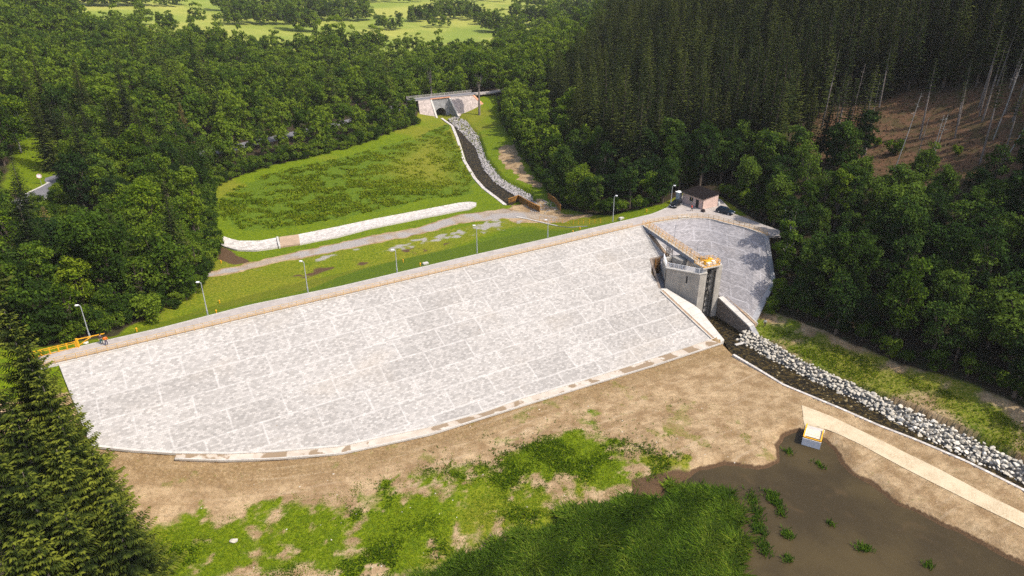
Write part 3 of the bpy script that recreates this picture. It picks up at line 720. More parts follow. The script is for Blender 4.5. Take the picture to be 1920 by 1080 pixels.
# ------------------------------------------------------------------ outlet works
ow = empty('outlet_tower', tuple(PA)); tag(ow, 'concrete outlet tower with sluice slot and splayed wing wall', 'outlet tower')
TZ = 10.2
Bc, Cc_, Dc, Ec, Fc = Vector((33.5, 137.4, 0)), Vector((33.8, 142.5, 0)), Vector((39, 145, 0)), Vector((45, 142, 0)), og(5.7, 0)
def pl(*P): return [(p.x, p.y) for p in P]
inA, inB = PA + QX * -.75 + RX * .1, Bc + Vector((.35, .72, 0))
mb = MB(); mb.prism(pl(PA, og(1.75, 0), og(1.75, -.85), og(4.25, -.85), og(4.25, 0), Fc, og(5.8, -3.0), og(.9, -3.0), og(.9, -.75), inA, inB, Bc), -2.2, TZ)
part(mb, 'front_wall', M['concrete'], ow, uv=box_uv)
# sunk valve chamber behind, with floor lower than the front wall
mb = MB(); mb.prism(pl(inB + Vector((.02, .02, 0)), inA + Vector((0, .02, 0)), og(.88, -.77), og(.88, -3.02), og(5.75, -3.02), Ec + Vector((-.1, .1, 0)), Dc, Cc_), -2.2, 7.6)
part(mb, 'chamber_floor', M['greyconcrete'], ow)
mb = MB(); mb.bar(Cc_ + Vector((0, 0, 8.6)), Dc + Vector((0, 0, 8.6)), .5, 3.6); mb.bar(Dc + Vector((0, 0, 8.6)), Ec + Vector((0, 0, 8.6)), .45, 3.4); mb.bar(Bc + Vector((.2, .5, 8.6)), Cc_ + Vector((0.05, -.1, 8.6)), .42, 3.2)
part(mb, 'chamber_wall', M['concrete'], ow)
mb = MB(); mb.prism(pl(og(-.6, -9.2), og(1.6, -9.4), og(1.7, -6.6), og(-.4, -6.4)), 7.2, 10.9)
part(mb, 'valve_house', M['concrete'], ow)
mb = MB(); mb.box(og(.4, -6.42, 8.7), .55, .06, 1.1, RX, QX); part(mb, 'steel_door', M['dark_steel'], ow)
mb = MB(); mb.box(og(-.3, -3.3, 8.4), .5, .6, .8, RX, QX); mb.tube([og(-1.6, -2.2, 7.6), og(-1.6, -2.2, 9.2)], .25, 10); part(mb, 'valve_gear', M['dark_steel'], ow)
# raised piers either side of the slot
for (r0, r1) in ((.9, 1.75), (4.25, 5.7)):
    mb = MB(); mb.prism(pl(og(r0, .003), og(r1, .003), og(r1, -2.6), og(r0, -2.6)), TZ - .3, 11.45); part(mb, 'pier', M['concrete'], ow)
mb = MB(); mb.prism(pl(og(.2, .45), og(5.0, .45), og(5.0, -2.9), og(.2, -2.9)), 11.45, 11.75); part(mb, 'platform_slab', M['paleconcrete'], ow)
mb = MB(); mb.prism(pl(PA + Vector((-.25, -.2, 0)), og(1.7, .2), og(1.7, -.35), og(.1, -.35), Bc + Vector((.1, .35, 0)), Bc + Vector((-.3, -.15, 0))), TZ, TZ + .22); part(mb, 'coping', M['paleconcrete'], ow)
# sluice gate: dark rack with pointed head, side guides, spindle
g = empty('sluice_gate', tuple(og(3.0, -.75, -1.2))); g.parent = ow; g.matrix_parent_inverse = Matrix.Translation(-Vector(ow.location)); bpy.context.view_layer.update()
gb = MB(); f = lambda r, z: og(r, -.55, z)
for rr in (2.35, 3.55): gb.bar(f(rr, -1.6), f(rr, 4.6), .26, .2)
for z in (-1, .4, 1.8, 3.2, 4.6): gb.bar(f(2.35, z), f(3.55, z), .2, .2)
gb.bar(f(2.35, 4.6), f(2.95, 6.0), .26, .2); gb.bar(f(3.55, 4.6), f(2.95, 6.0), .26, .2)
ow_o = tuple(ow.location)
bpy.data.objects.remove(g)
rack = gb.build('gate_rack', M['dark_steel'], ow, origin=ow_o)
mb = MB(); mb.tube([f(2.95, 5.9), f(2.95, 11.5)], .13, 8); 
for z in (7.2, 8.6, 10): mb.box(f(2.95, z), .32, .22, .3, RX, QX)
mb.build('gate_spindle', M['dark_steel'], ow, origin=ow_o)
for rr in (1.95, 4.1):
    mb = MB(); mb.bar(og(rr, -.35, -1.8), og(rr, -.35, TZ), .16, .16); mb.build('guide_rail', M['dark_steel'], ow, origin=ow_o)
# gear on top
mb = MB(); mb.box(og(2.6, -1.2, 12.15), .75, .55, .4, RX, QX); mb.tube([og(2.6, -1.2, 12.3), og(2.6, -1.2, 13.4)], .12, 8); mb.box(og(3.7, -1.6, 12.2), .3, .5, .45, RX, QX); mb.build('winch', M['yellow'], ow, origin=ow_o)
mb = MB(); mb.box(og(2.2, -.3, 12.1), .5, .3, .35, RX, QX); mb.box(og(3.5, -.5, 12.2), .35, .35, .42, RX, QX); mb.build('motor_box', M['white_paint'], ow, origin=ow_o)
mb = MB()
for k in range(12):
    a = k * math.pi / 6; mb.bar(og(4.2 + .45 * math.cos(a), -.2, 12.7 + .45 * math.sin(a)), og(4.2 + .45 * math.cos(a + .53), -.2, 12.7 + .45 * math.sin(a + .53)), .09)
mb.bar(og(3.75, -.2, 12.7), og(4.65, -.2, 12.7), .07); mb.bar(og(4.2, -.2, 11.75), og(4.2, -.2, 13.1), .09); mb.build('hand_wheel', M['yellow'], ow, origin=ow_o)
railing('platform_railing', [og(.3, -2.8, 11.75), og(.3, .35, 11.75), og(4.9, .35, 11.75), og(4.9, -2.8, 11.75), og(1.8, -2.8, 11.75)], 1.1, 3, .8, M['yellow'], 'yellow railing round the winch platform on top of the outlet tower', 'railing', toeboard=True, rw=.055, post=.06)
railing('chamber_railing', [og(1.5, .0, TZ + .2), PA + Vector((0, 0, TZ + .2)), Bc + Vector((0, 0.1, TZ + .2)), Cc_ + Vector((0, -.3, TZ + .3))], 1.1, 4, .9, M['white_paint'], 'white railing on the splayed left wall of the outlet tower', 'railing', rw=.075, post=.08)
railing('chamber_railing', [Dc + Vector((.2, 0, 10.3)), Ec + Vector((0, 0, 10.2)), Fc + Vector((0, 0, TZ))], 1.1, 3, 1.1, M['white_paint'], 'white railing behind the winch platform on the wing side', 'railing', rw=.06, post=.07)
# notch with ladder between slope and wing wall
mb = MB(); mb.prism(pl(K1, K2, Bc + Vector((.1, 0, 0)), K3), -2.2, 5.35); part(mb, 'pit_floor', M['greyconcrete'], ow)
zb = K2.z + .25; za = K1.z + .2
mb = MB(); d = (K2 - K1); d.z = 0; d.normalize(); nn = Vector((-d.y, d.x, 0))
mb.prism(pl(K1 - d * .3, K2 + d * 1.2, K2 + d * 1.2 + nn * .5, K1 - d * .3 + nn * .5), 5.0, [za, zb, zb, za]); 
e2 = (K3 - K1); e2.z = 0; e2.normalize(); n2 = Vector((e2.y, -e2.x, 0))
mb.prism(pl(K1, K3, K3 - Vector((e2.y, -e2.x, 0)) * -.5, K1 - Vector((e2.y, -e2.x, 0)) * -.5), 5.0, [za, K3.z + .12, K3.z + .12, za])
mb.prism(pl(K2 + d * .3, Bc + Vector((-.05, .4, 0)), Bc + Vector((.8, .8, 0)), K2 + d * 1.0), 5.0, [zb, 9.8, 9.8, zb])
part(mb, 'pit_wall', M['darkstone'], ow, uv=box_uv)
lad = MB(); lc = K1.lerp(K2, .42); lz = 5.35
for sgn in (-.55, .55): lad.bar(lc + d * sgn - nn * .12 + Vector((0, 0, lz - lc.z)), lc + d * sgn - nn * .12 + Vector((0, 0, za - lc.z)), .1)
z = lz + .3
while z < za: lad.bar(lc + d * -.55 - nn * .12 + Vector((0, 0, z - lc.z)), lc + d * .55 - nn * .12 + Vector((0, 0, z - lc.z)), .07); z += .33
lo = lad.build('ladder', M['rust'], None, origin=(lc.x, lc.y, lz)); tag(lo, 'rusty ladder on the dark back wall of the notch beside the outlet tower', 'ladder')
# right channel wall with coping and end block
rw = empty('channel_wall', tuple(og(6.0, 4.5))); tag(rw, 'brown masonry channel wall with broad white coping right of the sluice', 'wall')
mb = MB(); mb.prism(pl(og(5.72, .15), og(6.35, .15), og(6.5, 10.2), og(5.85, 10.2)), -2.2, [3.5, 3.5, 1.35, 1.35]); part(mb, 'wall_face', M['darkstone'], rw, uv=box_uv)
mb = MB(); mb.prism(pl(og(5.65, .1), og(7.0, .1), og(7.2, 10.3), og(5.8, 10.3)), [3.5, 3.5, 1.35, 1.35], [3.78, 3.78, 1.63, 1.63]); part(mb, 'coping', M['paleconcrete'], rw)
mb = MB(); mb.prism(pl(og(5.85, 10.32), og(7.1, 10.32), og(6.3, 13.6), og(5.2, 13.2)), -2.2, [1.5, 1.5, .35, .35]); part(mb, 'end_block', M['greyconcrete'], rw)
mb = MB(); mb.box(og(3.4, 12.2, -.95), 2.4, .3, .28, RX, QX); o = mb.build('channel_sill', M['paleconcrete'], None, origin=tuple(og(3.4, 12.2, -1))); tag(o, 'low concrete sill across the mouth of the outlet channel', 'sill')
# stairs
def stair(name, a, b, w, mat, label, n, side):
    a, b = Vector(a), Vector(b); root = MB(); d = (b - a); hz = Vector((d.x, d.y, 0)); run = hz.length / n; hd = hz.normalized(); sd = Vector((-hd.y, hd.x, 0))
    for k in range(n):
        p = a.lerp(b, (k + .5) / n); z = a.z + (b.z - a.z) * k / n
        root.box((p.x, p.y, z - .35), run / 2 - .012, w / 2, .42, hd, sd)
    r = empty(name, tuple(b)); tag(r, label, 'stairs'); root.build('steps', mat, r, origin=tuple(b))
    for sg in side:
        mb = MB(); o_ = sd * (w / 2 + .13) * sg; mb.bar(a + o_ + Vector((0, 0, -.1)), b + o_ + Vector((0, 0, -.1)), .24, .55); mb.build('stringer', M['paleconcrete'], r, origin=tuple(b))
    return r
sA = at_slope(1217, 440, .0); sB = at_slope(1254, 484, .05)
stair('staircase', sA, sB, 1.1, M['tanconcrete'], 'tan steps running down the slope beneath the footbridge', 36, (1, -1))
a_, b_ = at_slope(1241, 545, .1), at_slope(1336, 634, .1)
stair('staircase', a_, b_, .55, M['tanconcrete'], 'narrow flight of steps down the edge of the pale apron left of the sluice', 50, (1, -1))
a_, b_ = og(7.6, .6, 3.75), og(7.55, 10.3, 1.7)
stair('staircase', a_, b_, .6, M['tanconcrete'], 'narrow flight of steps behind the white coping right of the sluice', 26, (1,))
# ------------------------------------------------------------------ footbridge
fa = U1 + Vector((0, 0, .25)) + AX * .6; fb = og(1.5, -2.7, 11.9)
fbr = empty('footbridge', tuple(fa)); tag(fbr, 'grey steel footbridge from the crest to the outlet tower', 'footbridge')
fo = tuple(fa); fd = (fb - fa).normalized(); fs = Vector((-fd.y, fd.x, 0)).normalized()
mb = MB(); mb.bar(fa + Vector((0, 0, -.05)), fb + Vector((0, 0, -.05)), 1.25, .08); mb.build('deck', M['concrete'], fbr, origin=fo)
for sg in (-1, 1):
    mb = MB(); o_ = fs * .6 * sg; mb.bar(fa + o_ + Vector((0, 0, -.46)), fb + o_ + Vector((0, 0, -.46)), .12, .74); mb.build('girder', M['grey_steel'], fbr, origin=fo)
    for k in range(17):
        p = fa.lerp(fb, k / 16) + fs * .6 * sg; mb = MB(); mb.bar(p - Vector((0, 0, .1)), p + Vector((0, 0, 1.1)), .06); mb.build('post', M['yellow'], fbr, origin=fo)
    for z in (.4, .75, 1.1):
        mb = MB(); mb.bar(fa + fs * .6 * sg + Vector((0, 0, z)), fb + fs * .6 * sg + Vector((0, 0, z)), .05); mb.build('rail', M['yellow'], fbr, origin=fo)
ph = fa.lerp(fb, .5); mb = MB(); zt, zb_ = ph.z - .6, CREST - 11.0 / SL - .2
for sx in (-.45, .45):
    for sy in (-.5, .5): mb.bar(ph + fd * sx + fs * sy + Vector((0, 0, zt - ph.z)), ph + fd * sx + fs * sy + Vector((0, 0, zb_ - ph.z)), .12)
for k in range(3):
    z0, z1 = zb_ + (zt - zb_) * k / 3, zb_ + (zt - zb_) * (k + 1) / 3
    for sy in (-.5, .5):
        mb.bar(ph + fd * -.45 + fs * sy + Vector((0, 0, z0 - ph.z)), ph + fd * .45 + fs * sy + Vector((0, 0, z1 - ph.z)), .07); mb.bar(ph + fd * .45 + fs * sy + Vector((0, 0, z0 - ph.z)), ph + fd * -.45 + fs * sy + Vector((0, 0, z1 - ph.z)), .07)
mb.build('trestle', M['dark_steel'], fbr, origin=fo)
def mast(name, base, h, label, tee=0):
    mb = MB(); mb.tube([base, base + Vector((0, 0, h))], .045, 6)
    if tee: mb.bar(base + Vector((-tee, 0, h)), base + Vector((tee, 0, h)), .07)
    o = mb.build(name, M['grey_steel'], None, origin=tuple(base)); tag(o, label, 'mast', 'thin masts round the outlet tower')
mast('mast', fa.lerp(fb, .52) + fs * .62 + Vector((0, 0, 0)), 4.2, 'thin grey mast with a T top rising from the middle of the footbridge', .25)
mast('mast', og(1.0, -5.0, 10.3), 3.6, 'left of two plain thin masts just behind the winch platform')
mast('mast', og(2.9, -5.4, 10.3), 3.9, 'right of two plain thin masts just behind the winch platform')
# blue hose down the wing's edge
hp = [(1447, 529), (1441, 545), (1432, 562), (1424, 575), (1420, 585), (1421, 595)]
def on_wing(u, v):
    bst = None
    for i in range(len(WT)):
        for tt_ in np.linspace(0, 1, 40):
            p = WT[i].lerp(WB[i], tt_); a, b = pix(*p); dd = (a - u) ** 2 + (b - v) ** 2
            if bst is None or dd < bst[0]: bst = (dd, p)
    return bst[1] + Vector((0, 0, .06))
mb = MB(); mb.tube(smooth_pl([on_wing(*p) for p in hp], 4), .07, 6); o = mb.build('hose', M['hose'], None, origin=tuple(on_wing(*hp[-1]))); tag(o, 'dark blue hose trailing down the right edge of the grey wing slope', 'hose')
# ------------------------------------------------------------------ paths, ditch, roads
gt = NT('gravel_track'); Pg = gt.pos()
M['track'] = gt.principled(gt.mix(gt.step(gt.noise(9, 4, Pg, .7), .35, .7), gt.mix(gt.step(gt.noise(.5, 5, Pg), .35, .65), (.33, .28, .22), (.42, .37, .31)), (.55, .50, .44)), .95, gt.bump(gt.noise(12, 3, Pg), .4, .05), .1)
gt = NT('sandy_track'); Pg = gt.pos()
M['sand'] = gt.principled(gt.mix(gt.step(gt.noise(7, 4, Pg, .7), .35, .7), gt.mix(gt.step(gt.noise(.4, 6, Pg, .65), .35, .65), (.34, .25, .145), (.48, .385, .25)), (.56, .47, .33)), .95, gt.bump(gt.noise(10, 3, Pg), .4, .05), .1)
us_u = gpl([(1503, 760), (1563, 783), (1633, 817), (1747, 873), (1847, 927), (1920, 963), (2010, 1008), (2190, 1100)])
us_l = gpl([(1507, 795), (1557, 808), (1613, 834), (1747, 905), (1847, 955), (1920, 991), (2010, 1038), (2190, 1134)])
o = strip(us_u, us_l, M['sand'], 'sandy_track', across=4, lift=.07); tag(o, kind='structure')
ap_ = gpl([(1505, 783), (1545, 795)]); ap2 = gpl([(1510, 808), (1543, 816)])
o = strip(ap_, ap2, M['sand'], 'path', across=2, lift=.09); tag(o, kind='structure')
di_u = gpl([(415, 444), (432, 450), (448, 454), (487, 454), (520, 448)]); di_l = gpl([(405, 456), (420, 464), (443, 471), (480, 472), (521, 466)])
dch = empty('drainage_channel', tuple(gp(640, 435))); tag(dch, 'pale stone-lined drainage channel with a concrete drop along the meadow edge', 'channel'); D0 = Vector(dch.location)
def dpart(a, b, mat, nm, sag=.55):
    for p in a + b: p.z = h1(p.x, p.y) + .42
    return strip([p - D0 for p in a], [p - D0 for p in b], mat, nm, z='own', across=6, sag=sag * .55, parent=dch, uvm=True, step=1.0, skirt=.5)
dpart(di_u, di_l, M['ditchstone'], 'lower_lining', .45)
dpart(gpl([(524, 447), (560, 442)]), gpl([(526, 465), (563, 460)]), M['tanconcrete'], 'concrete_bed', .3)
dpart(gpl([(560, 442), (630, 428), (700, 413), (780, 398), (860, 382.5), (880, 380.5), (893, 382)]), gpl([(563, 460), (630, 447), (700, 429), (780, 413), (860, 397), (880, 394), (893, 387)]), M['ditchstone'], 'upper_lining', .45)
a, b = gp(520.5, 447.5), gp(525, 466); mb = MB(); mb.bar(a + Vector((0, 0, .1)), b + Vector((0, 0, .1)), .5, 1.0); part(mb, 'drop_wall', M['paleconcrete'], dch)
pth = gpl([(968, 407), (990, 411), (1015, 417), (1045, 424), (1070, 427), (1085, 425.5), (1101, 425)])
o = strip([p + Vector((-.1, .45, 0)) for p in pth], [p + Vector((.1, -.45, 0)) for p in pth], M['paleconcrete'], 'step_path', across=1, lift=.16, skirt=.2); tag(o, kind='structure')
# edge stones of the streams
def edging(nm, P, w, label):
    A_ = [p.copy() for p in P]; B_ = offset_line(A_, -w)
    o = strip(A_, B_, M['ditchstone'], nm, across=1, z='own', uvm=True, skirt=.6); tag(o, label, 'edging')
edging('stone_edging', [Vector((p.x, p.y, max(h1(p.x - .5, p.y - .6), .1) + .08)) for p in upL[1:]], .55, 'white stone edging between the tan bank and the upstream side of the stream')
edging('stone_edging', [Vector((p.x, p.y, max(h1(p.x - .8, p.y), 2.2) + .12)) for p in reversed(dnL)], -1.1, 'white stone edging between the meadow and the brook from the arched culvert')
# roads
rp1, rp2 = gp(45, 382), gp(114, 345); rdv = (rp2 - rp1)
rd = [rp1 - rdv * .5, rp1, rp1 + rdv * .5, rp2, rp2 + rdv * .5, Vector((-98, 260, 0)), Vector((-80, 295, 0)), Vector((-62, 318, 0)), Vector((-46, 329, 10))]
rdw = smooth_pl(rd, 6)
o = strip(offset_line(rdw, 2.6), offset_line(rdw, -2.6), M['asphalt'], 'road', across=4, lift=.16); tag(o, kind='structure')
for sg, nm in ((2.75, 'road_edge_line'), (-2.75, 'road_edge_line')):
    o = strip(offset_line(rdw[:22], sg + .25), offset_line(rdw[:22], sg - .25), M['paleconcrete'], nm, across=1, lift=.2); tag(o, kind='structure')

# ------------------------------------------------------------------ culvert bridge
E = Vector((.85, .527, 0)).normalized(); Nn = Vector((E.y, -E.x, 0)); G = Vector((-34.3, 337.5, 0))
def bp(e, n, z): return E * e + Nn * n + Vector((0, 0, z))
br = empty('culvert_bridge', tuple(G)); tag(br, 'arched stone culvert bridge carrying a road over the brook', 'bridge')
bo = (0, 0, 0); zt, zb0 = 10.2, 2.3
def bpoly(e0, e1, name, mat):
    mb = MB(); q = [bp(e0, 0, zt), bp(e1, 0, zt), bp(e1 * 1.0 + (-.8 if e0 < 0 else .8) * 0, 7.2, zb0), bp(e0, 7.2, zb0)]
    mb.v = [tuple(p) for p in q] + [tuple(p - Vector((0, 0, 3)) - Nn * 1) for p in q]; mb.f = [(0, 1, 2, 3), (3, 2, 6, 7), (0, 3, 7, 4), (1, 5, 6, 2)]
    mb.build(name, mat, br, uv=box_uv)
def slope_panel(P, name, mat):
    mb = MB(); mb.v = [tuple(p) for p in P] + [tuple(p + Vector((0, 0, -2)) - Nn * 1.5) for p in P]; n_ = len(P)
    mb.f = [tuple(range(n_))] + [(i, (i + 1) % n_, n_ + (i + 1) % n_, n_ + i) for i in range(n_)]
    mb.build(name, mat, br, uv=box_uv)
slope_panel([bp(-11.5, 0, zt), bp(-4.6, 0, zt), bp(-5.4, 7.4, zb0), bp(-13.8, 7.0, zb0)], 'pitched_slope', M['bridgestone'])
slope_panel([bp(4.6, 0, zt), bp(17.5, 0, zt - .2), bp(20.5, 5.0, 5.2), bp(6.0, 7.4, zb0)], 'pitched_slope', M['bridgestone'])
slope_panel([bp(17.7, 0, zt - .15), bp(18.7, 0, zt - .15), bp(22.3, 5.2, 5.1), bp(20.8, 5.2, 5.1)], 'edge_wall', M['rust'] if False else simple('terracotta_coping', (.55, .26, .15), .15, 2))
# headwall with arch hole
aw, spring, rise = 2.9, 2.4, 2.8
arc = [bp(aw * math.cos(a), 0, spring + .6 + rise * math.sin(a)) for a in np.linspace(0, math.pi, 17)]
mb = MB(); outer = [bp(4.7, 0, zb0 - 1), bp(4.7, 0, zt)] + [bp(-4.7, 0, zt), bp(-4.7, 0, zb0 - 1)]
inner = [bp(aw, 0, zb0 - 1)] + arc + [bp(-aw, 0, zb0 - 1)]
fv = []; top = [bp(4.7, 0, zb0 - 1)] + [bp(min(4.7, max(-4.7, 4.7 * (1 - 2 * k / 16))), 0, zt) for k in range(17)] + [bp(-4.7, 0, zb0 - 1)]
b0 = 0; mb.v = [tuple(p) for p in inner] + [tuple(p) for p in top] + [tuple(p - Nn * .8) for p in inner]
k_ = len(inner); mb.f = [(i, i + 1, k_ + i + 1, k_ + i) for i in range(k_ - 1)] + [(i, 2 * k_ + i, 2 * k_ + i + 1, i + 1) for i in range(k_ - 1)]
mb.build('headwall', M['greyconcrete'], br)
mb = MB(); mb.v = [tuple(p - Nn * .8) for p in inner] + [tuple(p - Nn * 13) for p in inner]; mb.f = [(i, i + 1, k_ + i + 1, k_ + i) for i in range(k_ - 1)] + [tuple(range(k_, 2 * k_))]
mb.build('barrel', M['darkstone'], br, uv=box_uv)
for sg in (-1, 1):
    mb = MB(); P4 = [bp(4.6 * sg, 0, zt), bp(5.4 * sg, 7.6, zb0 + .2), bp(5.4 * sg, 7.6, zb0 - 1), bp(4.6 * sg, 0, zb0 - 1)]
    d_ = E * (.55 * sg); mb.v = [tuple(p) for p in P4] + [tuple(p + d_) for p in P4]; mb.f = [(0, 1, 2, 3), (4, 7, 6, 5), (0, 4, 5, 1), (1, 5, 6, 2)]
    mb.build('wing_wall', M['greyconcrete'], br)
    mb = MB(); mb.bar(P4[0] + d_ / 2 + Vector((0, 0, .1)), P4[1] + d_ / 2 + Vector((0, 0, .1)), .85, .3); mb.build('wing_coping', M['paleconcrete'], br)
mb = MB(); mb.bar(bp(-5.3, .1, zt + .25), bp(5.3, .1, zt + .25), .55, .5); mb.build('parapet_coping', bpy.data.materials['terracotta_coping'], br)
mb = MB(); q = [bp(-14, -.3, zt + .02), bp(19, -.3, zt + .02), bp(21, -8, zt), bp(-14, -8, zt)]; mb.v = [tuple(p) for p in q] + [tuple(p - Vector((0, 0, 9))) for p in q]; mb.f = [(0, 1, 2, 3), (2, 6, 7, 3), (1, 5, 6, 2), (0, 3, 7, 4)]
mb.build('road_deck', M['road'], br)
mb = MB(); q = [bp(-14, -1.6, zt + .05), bp(21, -1.6, zt + .05), bp(21, -6.2, zt + .05), bp(-14, -6.2, zt + .05)]; mb.v = [tuple(p) for p in q]; mb.f = [(0, 1, 2, 3)]; mb.build('carriageway', M['asphalt'], br)
mb = MB()
for z in (.5, 1.0): mb.bar(bp(-14, -7.4, zt + z), bp(21, -7.4, zt + z), .12)
mb.build('guard_rail', M['paleconcrete'], br)
for k in range(15):
    mb = MB(); mb.bar(bp(-14 + 2.5 * k, -7.4, zt), bp(-14 + 2.5 * k, -7.4, zt + 1.05), .18); mb.build('rail_post', M['paleconcrete'], br)
r2 = [G + bp(20, -4, 0), G + bp(30, -3, 0), G + bp(45, -6, 0), G + bp(70, -14, 0)]
o = strip([Vector((p.x, p.y, zt - .1 - .0 * i)) + Nn * -2.8 for i, p in enumerate(r2)], [Vector((p.x, p.y, zt - .1)) + Nn * 2.6 for p in r2], M['road'], 'road', z='own', skirt=.5); tag(o, kind='structure')

# ------------------------------------------------------------------ rocks
def rock_mesh(seed, name='boulder'):
    bm = bmesh.new(); bmesh.ops.create_icosphere(bm, subdivisions=2, radius=.5); r_ = random.Random(seed)
    pl_ = [(Vector((r_.uniform(-1, 1), r_.uniform(-1, 1), r_.uniform(-1, 1))).normalized(), r_.uniform(.2, .36)) for _ in range(13)]
    for v in bm.verts:
        for nn_, dd in pl_:
            k = v.co.dot(nn_)
            if k > dd: v.co -= nn_ * (k - dd)
        v.co.x *= 1.15; v.co.z *= .85
    me = bpy.data.meshes.new(name); bm.to_mesh(me); bm.free(); return me
def rock_mat(name, a, b):
    t = NT(name); r_ = t.n('ShaderNodeObjectInfo').outputs['Random']; P_ = t.pos()
    c = t.mix(r_, a, b); c = t.mix(t.math('MULTIPLY', t.step(t.noise(4, 5, P_, .65), .45, .75), .45), c, tuple(x * .5 for x in a))
    return t.principled(c, .9, t.bump(t.noise(7, 4, P_), .4, .05), .15)
M['rock'] = rock_mat('white_riprap_stone', (.42, .375, .30), (.70, .645, .55)); M['wetrock'] = rock_mat('wet_stream_stone', (.10, .075, .03), (.33, .26, .14)); M['greyrock'] = rock_mat('grey_riprap_stone', (.24, .22, .21), (.5, .46, .44))
rmesh = [rock_mesh(i) for i in range(7)]
for m_ in rmesh: m_.materials.append(M['rock'])
rmesh_w = [m_.copy() for m_ in rmesh[:4]]
for m_ in rmesh_w: m_.materials[0] = M['wetrock']
def rocks_between(A_, B_, spacing, size, zf, limit=None):
    n_ = max(3, int(sum((b - a).length for a, b in zip(A_, A_[1:])) / spacing)); A2, B2 = polyline_resample(A_, n_), polyline_resample(B_, n_); out = []
    for a, b in zip(A2, B2):
        m_ = max(1, int((b - a).length / spacing)); sh = rnd.random()
        for j in range(m_):
            p = a.lerp(b, (j + .25 + .5 * rnd.random() + .0 * sh) / m_); p = Vector((p.x + rnd.uniform(-.3, .3) * spacing, p.y + rnd.uniform(-.3, .3) * spacing, 0)); out.append((p, size * rnd.choice([.55, .75, .9, 1.1, 1.5]) * rnd.uniform(.85, 1.15)))
    return out
rip = rocks_between([p.copy() for p in upW], [p.copy() for p in upR], .58, .86, None)
rip = [(p, s) for p, s in rip if -80 < pix(p.x, p.y, 0)[0] < 2180]
rip.sort(key=lambda q: depth_of(q[0].x, q[0].y, 0))
wdir = Vector((.75, .66, 0))
def bank_z(p):
    dL = float(seg_dist(np.array([p.x]), np.array([p.y]), [(q.x, q.y) for q in upW])[0]); dR = float(seg_dist(np.array([p.x]), np.array([p.y]), [(q.x, q.y) for q in upR])[0])
    f_ = dL / max(dL + dR, .01); return -.9 + 2.0 * f_
mbst = MB()
for i, (p, s) in enumerate(rip):
    z = bank_z(p)
    me = rmesh[i % 7]
    if i < 300:
        o = bpy.data.objects.new('boulder', me); COL.objects.link(o); o.location = (p.x, p.y, z); o.scale = (s, s * rnd.uniform(.75, 1.1), s * rnd.uniform(.6, .95)); o.rotation_euler = (rnd.uniform(-.5, .5), rnd.uniform(-.5, .5), rnd.uniform(0, 6.28))
        tag(o, 'pale angular boulder in the riprap bank along the upstream stream', 'boulder', 'boulders of the pale riprap bank')
    else:
        mx = Matrix.Translation((p.x, p.y, z)) @ Matrix.Rotation(rnd.uniform(0, 6.28), 4, 'Z') @ Matrix.Diagonal((s, s * .9, s * .75, 1))
        mbst.add([mx @ v.co for v in me.vertices], [tuple(f.vertices) for f in me.polygons])
if mbst.v: o = mbst.build('riprap', M['rock']); tag(o, 'rest of the pale angular riprap on the stream bank', 'riprap', kind='stuff')
o = strip([p + Vector((0, 0, -.35)) for p in upW], [p + Vector((0, 0, -.3)) for p in upR], simple('riprap_bed_stone', (.22, .2, .17), .4, 2.5, .95, .6), 'stream_bank', z='own', across=3, step=1.5); tag(o, kind='structure')
# stones lying in the stream bed
mbw = MB()
for p, s in rocks_between([p.copy() for p in upL[1:]], [p.copy() for p in upW[1:]], 1.0, .6, None):
    if rnd.random() < .45: continue
    me = rmesh[rnd.randrange(7)]; mx = Matrix.Translation((p.x, p.y, -.9 + rnd.uniform(-.05, .12))) @ Matrix.Rotation(rnd.uniform(0, 6.28), 4, 'Z') @ Matrix.Diagonal((s, s * .8, s * .55, 1))
    mbw.add([mx @ v.co for v in me.vertices], [tuple(f.vertices) for f in me.polygons])
o = mbw.build('stream_stones', M['wetrock']); tag(o, 'brown wet stones scattered in the shallow upstream stream', 'stones', kind='stuff')
mbg = MB()
for p, s in rocks_between([p.copy() for p in dnW], [p.copy() for p in dnR], .85, 1.0, None):
    me = rmesh[rnd.randrange(7)]; z = max(h1(p.x, p.y), 1.7) + .15; mx = Matrix.Translation((p.x, p.y, z)) @ Matrix.Rotation(rnd.uniform(0, 6.28), 4, 'Z') @ Matrix.Diagonal((s, s * .8, s * .6, 1))
    mbg.add([mx @ v.co for v in me.vertices], [tuple(f.vertices) for f in me.polygons])
pool = gp(1020, 388)
for k in range(140):
    a, r_ = rnd.uniform(0, 6.28), rnd.random() ** .5; x_, y_ = pool.x + 5.2 * r_ * math.cos(a), pool.y + 6 * r_ * math.sin(a); s = rnd.uniform(.4, .75); me = rmesh[rnd.randrange(7)]
    mx = Matrix.Translation((x_, y_, h1(x_, y_) + .1)) @ Matrix.Rotation(a, 4, 'Z') @ Matrix.Diagonal((s, s, s * .6, 1)); mbg.add([mx @ v.co for v in me.vertices], [tuple(f.vertices) for f in me.polygons])
o = mbg.build('brook_riprap', M['greyrock']); tag(o, 'grey riprap stones lining the right bank of the brook behind the dam', 'riprap', kind='stuff')
mbg = MB()
for k in range(110):
    p = gp(rnd.uniform(300, 1440), rnd.uniform(760, 1075)); 
    if p.z < -.6 or sdist(np.array([p.x]), np.array([p.y]), reed_poly)[0] > -1 or (p - U0).dot(PX) < 30: continue
    s = rnd.uniform(.15, .42); me = rmesh[rnd.randrange(7)]; mx = Matrix.Translation((p.x, p.y, p.z)) @ Matrix.Rotation(rnd.uniform(0, 6), 4, 'Z') @ Matrix.Diagonal((s, s * .8, s * .6, 1)); mbg.add([mx @ v.co for v in me.vertices], [tuple(f.vertices) for f in me.polygons])
